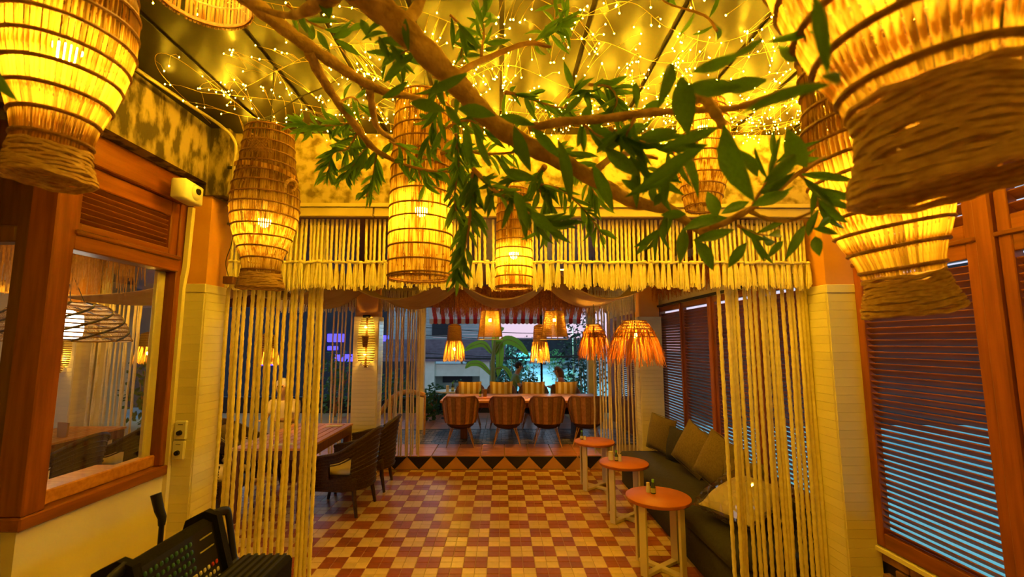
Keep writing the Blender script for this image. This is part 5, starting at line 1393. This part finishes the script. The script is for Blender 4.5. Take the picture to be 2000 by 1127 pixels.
# street things
def car(label, px, py, Z, col, rz, s=1.0):
    p = onZ(px, py, -4.0)
    m_ = mat('car_paint', col, rough=.3, spec=.7)
    t = thing('parked_car', label, 'car', p, rz, 'cars on the street'); t.scale = (s, s, s)
    mb = MB(); mb.prism([(-2.1, .3), (2.1, .3), (2.15, .7), (1.9, .9), (-2.0, .95), (-2.15, .6)], 'y', -.85, .85); mb.build('body', m_, t)
    mb = MB(); mb.prism([(-1.5, .92), (1.1, .90), (.55, 1.45), (-1.1, 1.45)], 'y', -.72, .72); mb.build('cabin', M['black'], t)
    for x_ in (-1.3, 1.3):
        for y_ in (-.8, .8):
            mb = MB(); mb.lathe([(.001, -.1), (.32, -.1), (.32, .1), (.001, .1)], 14); o = mb.build('wheel', M['black'], t, True); o.rotation_euler = (pi / 2, 0, 0); o.location = (x_, y_, .32)
    for y_ in (-.6, .6): mb = MB(); mb.ball((2.12, y_, .62), .10, 8, 6); mb.build('headlight', M['lamp_white'], t, True)
M['lamp_white'] = emat('lamp_white', (.85, .95, 1.0), 5.0); M['lamp_blue'] = emat('blue_neon', (.06, .05, 1.0), 2.2); M['glow_teal'] = emat('canopy_glow', (.1, .75, .9), 1.6)
car('dark car parked beyond the thin black pole', 1108, 722, -4, (.03, .035, .05), pi + .1); car('pale blue car on the lit street', 1072, 712, -4, (.25, .4, .5), .2)
car('dark car under the green bush', 1125, 705, -4, (.05, .05, .07), .1)
def street_lamp(label, px, pyb, Y, hgt):
    p = onY(px, pyb, Y); t = thing('street_lamp', label, 'street lamp', (p.x, Y, -4), 0, 'street lamps'); H_ = hgt + 4
    mb = MB(); mb.tube([(0, 0, 0), (0, 0, H_)], [.12, .07], 8); mb.build('post', M['steel'], t, True)
    mb = MB(); mb.tube([(0, 0, H_), (-.9, 0, H_ + .3)], .05, 6); mb.build('arm', M['steel'], t, True)
    mb = MB(); mb.box((-1.0, 0, H_ + .22), (.6, .3, .12), None, .03); mb.build('head', M['lamp_white'], t)
street_lamp('slim street lamp at the right of the street view', 1120, 700, 60, 3.5); street_lamp('second street lamp farther down the road', 1134, 690, 45, 2.4)
def lamp_point(p, col, w, r=.5):
    l = bpy.data.lights.new('street_light', 'POINT'); l.energy = w; l.color = col; l.shadow_soft_size = r
    o = bpy.data.objects.new('street_light', l); COL.objects.link(o); o.location = p
added_street_lamp = thing('street_lamp', 'added street lamp brightening the pavement outside the louvred shutters', 'street lamp', (7.5, 3.2, -.1), pi / 2, 'street lamps')  # added lamp, there to brighten the pavement behind the slats
mb = MB(); mb.tube([(0, 0, 0), (0, 0, 5.2)], [.08, .05], 8); mb.build('post', M['steel'], added_street_lamp, True)
mb = MB(); mb.box((-.5, 0, 5.2), (1.1, .2, .1), None, .03); mb.build('head', M['lamp_white'], added_street_lamp)
lamp_point((7.5, 2.6, 5.0), (.40, .90, 1.0), 420, .2)
lamp_point((onY(1090, 700, 60).x, 60, 4), (.22, .75, 1.0), 5000); lamp_point((onY(1060, 700, 90).x, 95, 6), (.22, .75, 1.0), 8000)
def tree_far(lab, px, py, Y, w, hgt, seed, m='foliage_d', n=900, L=None):
    p = onY(px, py, Y); blob_plant('street_tree', lab, 'tree', (p.x, Y, -4), n, w, w * .7, (hgt + 4) / 2, L or w * .22, m, seed, True, 'trees along the street')
tree_far('dark dense tree at the right edge of the street view', 1142, 640, 34, 1.9, 4.6, 1); tree_far('loose tree behind the bamboo lantern', 1038, 650, 44, 1.2, 2.9, 2, 'foliage_d', 160); tree_far('thin dark tree against the pink sky', 1000, 650, 46, 1.6, 2.6, 3, 'foliage_d', 260)
tree_far('round bush lit bright green by a street lamp', 1086, 690, 70, 1.5, 0.9, 4, 'foliage', 500); tree_far('green bush beside the parked cars', 1114, 708, 62, 1.3, -1.8, 5, 'foliage', 300); tree_far('dark tree behind the neighbouring house', 965, 660, 60, 4.5, 2.0, 6)
pb = onY(1086, 690, 62); lamp_point((pb.x, 62, .5), (.25, 1.0, .2), 500, .3)
b = MB()
for lab, px0, px1, y0, y1, Y, m in (('long dark shop building across the street', 985, 1160, 662, 700, 150, 'dark_build'), ('dark dusk building behind the left ropes', -300, 832, 560, 720, 42.2, 'dark_build'), ('low shop canopy across the street, its blue light put in as glow', 990, 1050, 690, 704, 120, 'glow_teal')):  # the canopy box itself glows in place of blue light falling on it
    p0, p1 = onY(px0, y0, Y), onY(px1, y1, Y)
    t = thing('street_building', lab, 'building', ((p0.x + p1.x) / 2, Y + 2, -4)); mb = MB(); mb.box((0, 0, (p0.z + 4) / 2) if m != 'glow_teal' else (0, 0, (p0.z + p1.z) / 2 + 4), (abs(p1.x - p0.x), 4, p0.z + 4 if m != 'glow_teal' else p0.z - p1.z)); mb.build('wall', M[m], t)
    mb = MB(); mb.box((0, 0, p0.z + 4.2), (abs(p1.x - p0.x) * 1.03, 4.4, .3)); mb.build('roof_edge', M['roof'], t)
for k, (px0, px1, y0, y1) in enumerate(((640, 672, 652, 668), (655, 690, 692, 706), (748, 768, 655, 672), (500, 540, 705, 714), (640, 660, 676, 684))):
    p0, p1 = onY(px0, y0, 42), onY(px1, y1, 42)
    mb = MB(); mb.box(((p0.x + p1.x) / 2, 42, (p0.z + p1.z) / 2), (p1.x - p0.x, .2, p0.z - p1.z), None, .05); tag(mb.build('neon_sign', M['lamp_blue']), ('upper blue neon sign behind the slatted table ropes', 'long lower blue neon sign left of the sconce column', 'blue neon sign right of the sconce column', 'faint blue neon strip behind the front ropes', 'small blue neon strip between two others')[k], 'neon sign', 'blue neon signs across the street')
for k, (a, b_) in enumerate((((830, 640), (1000, 660)), ((830, 655), (1000, 672)), ((830, 690), (1010, 704)), ((1000, 694), (1150, 690)))):
    sl = (b_[1] - a[1]) / (b_[0] - a[0]); p0, p1 = onY(818, a[1] - sl * (a[0] - 818), 16), onY(1158, a[1] + sl * .3 * (1158 - a[0]), 16); m_ = (p0 + p1) / 2 - Vector((0, 0, .08))
    mb = MB(); mb.tube(spline([p0, m_, p1], 8), .012 if k < 3 else .03, 5); tag(mb.build('power_line', M['cord']), ('upper sagging power line before the neighbouring wall', 'second sagging power line before the neighbouring wall', 'power line crossing the mauve roof', 'thick black cable across the street view')[k], 'cable', 'power lines outside')

for px_, lab in ((818, 'wooden utility pole beyond the rope curtain'), (1158, 'wooden utility pole beyond the terrace post')):
    p = onY(px_, 700, 16.12); t = thing('utility_pole', lab, 'pole', (p.x, 16.12, -4), 0, 'utility poles outside')
    mb = MB(); mb.tube([(0, 0, 0), (0, 0, 7.6)], [.13, .10], 10); mb.build('shaft', M['wood_dark'], t, True)
    mb = MB(); mb.box((0, 0, 7.1), (1.4, .09, .1)); mb.build('cross_arm', M['wood_dark'], t)
# ================================================================== SEATED GUESTS
def skin_obj(name, joints, edges, mat_, parent, sub=2):
    me = bpy.data.meshes.new(name); me.from_pydata([j[0] for j in joints], edges, []); me.materials.append(mat_)
    o = link(name, me, parent); o.modifiers.new('skin', 'SKIN')
    for v, j in zip(me.skin_vertices[0].data, joints): v.radius = (j[1], j[2] if len(j) > 2 else j[1])
    me.skin_vertices[0].data[0].use_root = True
    s = o.modifiers.new('sub', 'SUBSURF'); s.levels = sub; s.render_levels = sub
    me.polygons.foreach_set('use_smooth', [True] * len(me.polygons)); o.modifiers['skin'].use_smooth_shade = True
    return o
def guest(label, loc, rz, shirt, hair, skin_c, long_hair=False, lean=0.0, k=1.0):
    t = thing('person', label, 'person', loc, rz); t.scale = (k, k, k)
    sk = mat('skin', skin_c, rough=.5); hr = mat('hair', hair, rough=.6); sh = mat('shirt', shirt, rough=.9); tr_ = mat('trousers', (.05, .05, .07), rough=.9)
    L = lean
    J = [((0, 0, .50), .13, .11), ((.01 + L * .3, 0, .72), .12, .10), ((.02 + L * .7, 0, .95), .14, .10), ((.03 + L, 0, 1.06), .055), ((.06 + L * 1.2, 0, 1.13), .055), ((.075 + L * 1.3, 0, 1.20), .085, .078), ((.075 + L * 1.35, 0, 1.28), .078, .075)]
    E = [(i, i + 1) for i in range(6)]
    for s in (-1, 1):
        n = len(J)
        J += [((.02 + L * .7, s * .17, .985), .055), ((.12 + L * .5, s * .235, .76), .042), ((.34 + L * .4, s * .13, .80), .033), ((.40 + L * .4, s * .10, .81), .028, .018)]
        E += [(2, n), (n, n + 1), (n + 1, n + 2), (n + 2, n + 3)]
        for f in range(4):
            m_ = len(J); J += [((.44 + L * .4, s * (.125 - .018 * f), .815), .009), ((.475 + L * .4, s * (.125 - .018 * f), .80), .008)]; E += [(n + 3, m_), (m_, m_ + 1)]
        m_ = len(J); J += [((.42 + L * .4, s * .065, .82), .009)]; E += [(n + 3, m_)]
        n = len(J)
        J += [((.06, s * .09, .50), .085), ((.44, s * .10, .52), .062), ((.46, s * .10, .26), .050), ((.44, s * .10, .06), .036), ((.56, s * .11, .035), .03)]
        E += [(0, n), (n, n + 1), (n + 1, n + 2), (n + 2, n + 3), (n + 3, n + 4)]
    skin_obj('body', J, E, sk, t)
    JS = [((0, 0, .47), .145, .125), ((.01 + L * .3, 0, .72), .137, .117), ((.02 + L * .7, 0, .95), .152, .115), ((.03 + L, 0, 1.045), .07)]; ES = [(0, 1), (1, 2), (2, 3)]
    for s in (-1, 1):
        n = len(JS); JS += [((.02 + L * .7, s * .17, .985), .07), ((.09 + L * .6, s * .215, .83), .062)]; ES += [(2, n), (n, n + 1)]
    skin_obj('shirt', JS, ES, sh, t)
    JT = [((0, 0, .49), .15, .13)]; ET = []
    for s in (-1, 1):
        n = len(JT); JT += [((.08, s * .09, .50), .096), ((.44, s * .10, .52), .072), ((.46, s * .10, .26), .06), ((.445, s * .10, .10), .05)]; ET += [(0, n), (n, n + 1), (n + 1, n + 2), (n + 2, n + 3)]
    skin_obj('trousers', JT, ET, tr_, t)
    hx_ = .065 + L * 1.32
    mb = MB(); mb.ball((hx_ - .012, 0, 1.262), .102, 16, 12, (1.02, .90, .95)); mb.v = [(min(x, hx_ + .045 + .4 * (z - 1.26)) if z > 1.2 else min(x, hx_ - .02), y, z) for x, y, z in mb.v]; mb.build('hair', hr, t, True)
    if long_hair:
        mb = MB(); mb.tube(spline([(hx_ - .06, 0, 1.27), (hx_ - .11, 0, 1.18), (hx_ - .11, .01, 1.02), (hx_ - .09, .01, .86)], 4), [.08] * 4 + [.085] * 4 + [.07] * 4 + [.03], 10); mb.build('long_hair', hr, t, True)
    mb = MB(); mb.tube([(hx_ + .070, 0, 1.245), (hx_ + .100, 0, 1.205), (hx_ + .075, 0, 1.195)], [.010, .017, .012], 6); mb.build('nose', sk, t, True)
    for s in (-1, 1):
        mb = MB(); mb.ball((hx_ + .073, s * .032, 1.24), .010, 8, 6); mb.build('eye', M['black'], t, True)
        mb = MB(); mb.ball((hx_ - .005, s * .088, 1.225), .024, 8, 6, (.8, .35, 1.2)); mb.build('ear', sk, t, True)
    mb = MB(); mb.box((hx_ + .078, 0, 1.165), (.012, .045, .008), None, .003); mb.build('mouth', mat('lips', (.35, .10, .07)), t)
    return t
def bench(lab, x, y):
    t = thing('terrace_stool', lab, 'stool', (x, y, PLZ)); mb = MB(); mb.lathe([(.001, .42), (.19, .42), (.19, .385), (.001, .385)], 20); mb.build('seat', M['rattan'], t, True)
    for a in (0.8, 2.4, 3.9, 5.5): mb = MB(); mb.tube([(.13 * cos(a), .13 * sin(a), .39), (.17 * cos(a), .17 * sin(a), 0)], .014, 6); mb.build('leg', M['rattan'], t, True)
p = onY(1003, 716, 10.62); guest('seated man in a green t-shirt, seen from the side at the terrace', (p.x - .05, 10.62, PLZ - .04), .15, (.16, .30, .17), (.02, .012, .008), (.45, .26, .17), False, .10, .93); bench('rattan stool under the man in green', p.x - .05, 10.62)
p = onY(1096, 728, 10.62); guest('seated guest with long brown hair and coral top, head bent', (p.x + .10, 10.62, PLZ - .04), pi - .2, (.62, .20, .13), (.16, .075, .03), (.48, .28, .18), True, .13, .85); bench('rattan stool under the long-haired guest', p.x + .10, 10.62)
p = onY(548, 740, 6.65); guest('white-haired guest in a pale yellow shirt, sitting behind the ropes', (p.x, 6.86, -.02), -pi / 2, (.75, .62, .30), (.78, .74, .66), (.50, .30, .19), False, .06, 1.0)
t = thing('terrace_stool', 'wooden stool under the white-haired guest', 'stool', (p.x, 6.86, 0)); mb = MB(); mb.box((0, 0, .40), (.38, .38, .04), None, .01); mb.build('seat', M['teak'], t)
for sx in (-.15, .15):
    for sy in (-.15, .15): mb = MB(); mb.box((sx, sy, .19), (.04, .04, .38)); mb.build('leg', M['teak'], t)

# ================================================================== SUB-PARTS: small pieces hang under the part that carries them
CARRIED = {'mixing_console': {'knob': 'control_panel', 'panel_print': 'control_panel'}, 'cushion': {'seam': 'cover'}, 'rattan_chair': {'rib': 'woven_back', 'rim': 'woven_back'},
           'sauce_bottle': {'label_band': 'body', 'cap': 'body'}, 'shaker': {'cap': 'body'}, 'condiment_jar': {'lid': 'body'}, 'person': {'eye': 'body', 'nose': 'body', 'mouth': 'body', 'ear': 'body'},
           'parked_car': {'headlight': 'body'}, 'amplifier': {'lid_rib': 'case', 'indicator': 'case', 'name_strip': 'case'}, 'security_camera': {'lens': 'turret'}, 'dimmer_switch': {'knob': 'plate', 'mark': 'plate'},
           'woven_lantern': {'bulb': 'socket'}, 'fringed_lantern': {'bulb': 'socket'}, 'fringed_pendant': {'bulb': 'socket'}, 'bamboo_lantern': {'bulb': 'socket'}, 'wicker_armchair': {'weave': 'woven_shell', 'rim': 'woven_shell'},
           'neighbour_house': {'dark_doorway': 'garage_wall'}, 'added_downlight': {'lens': 'trim_ring'}, 'conduit_pipe': {'clip': 'pipe'}}
plain = lambda o: o.name.split('.')[0]
for root in [o for o in COL.objects if o.parent is None and plain(o) in CARRIED]:
    kids = list(root.children); rules = CARRIED[plain(root)]
    for ch in kids:
        if plain(ch) in rules:
            host = next((k for k in kids if plain(k) == rules[plain(ch)]), None)
            if host is not None:
                ch.parent = host; ch.matrix_parent_inverse = host.matrix_basis.inverted()
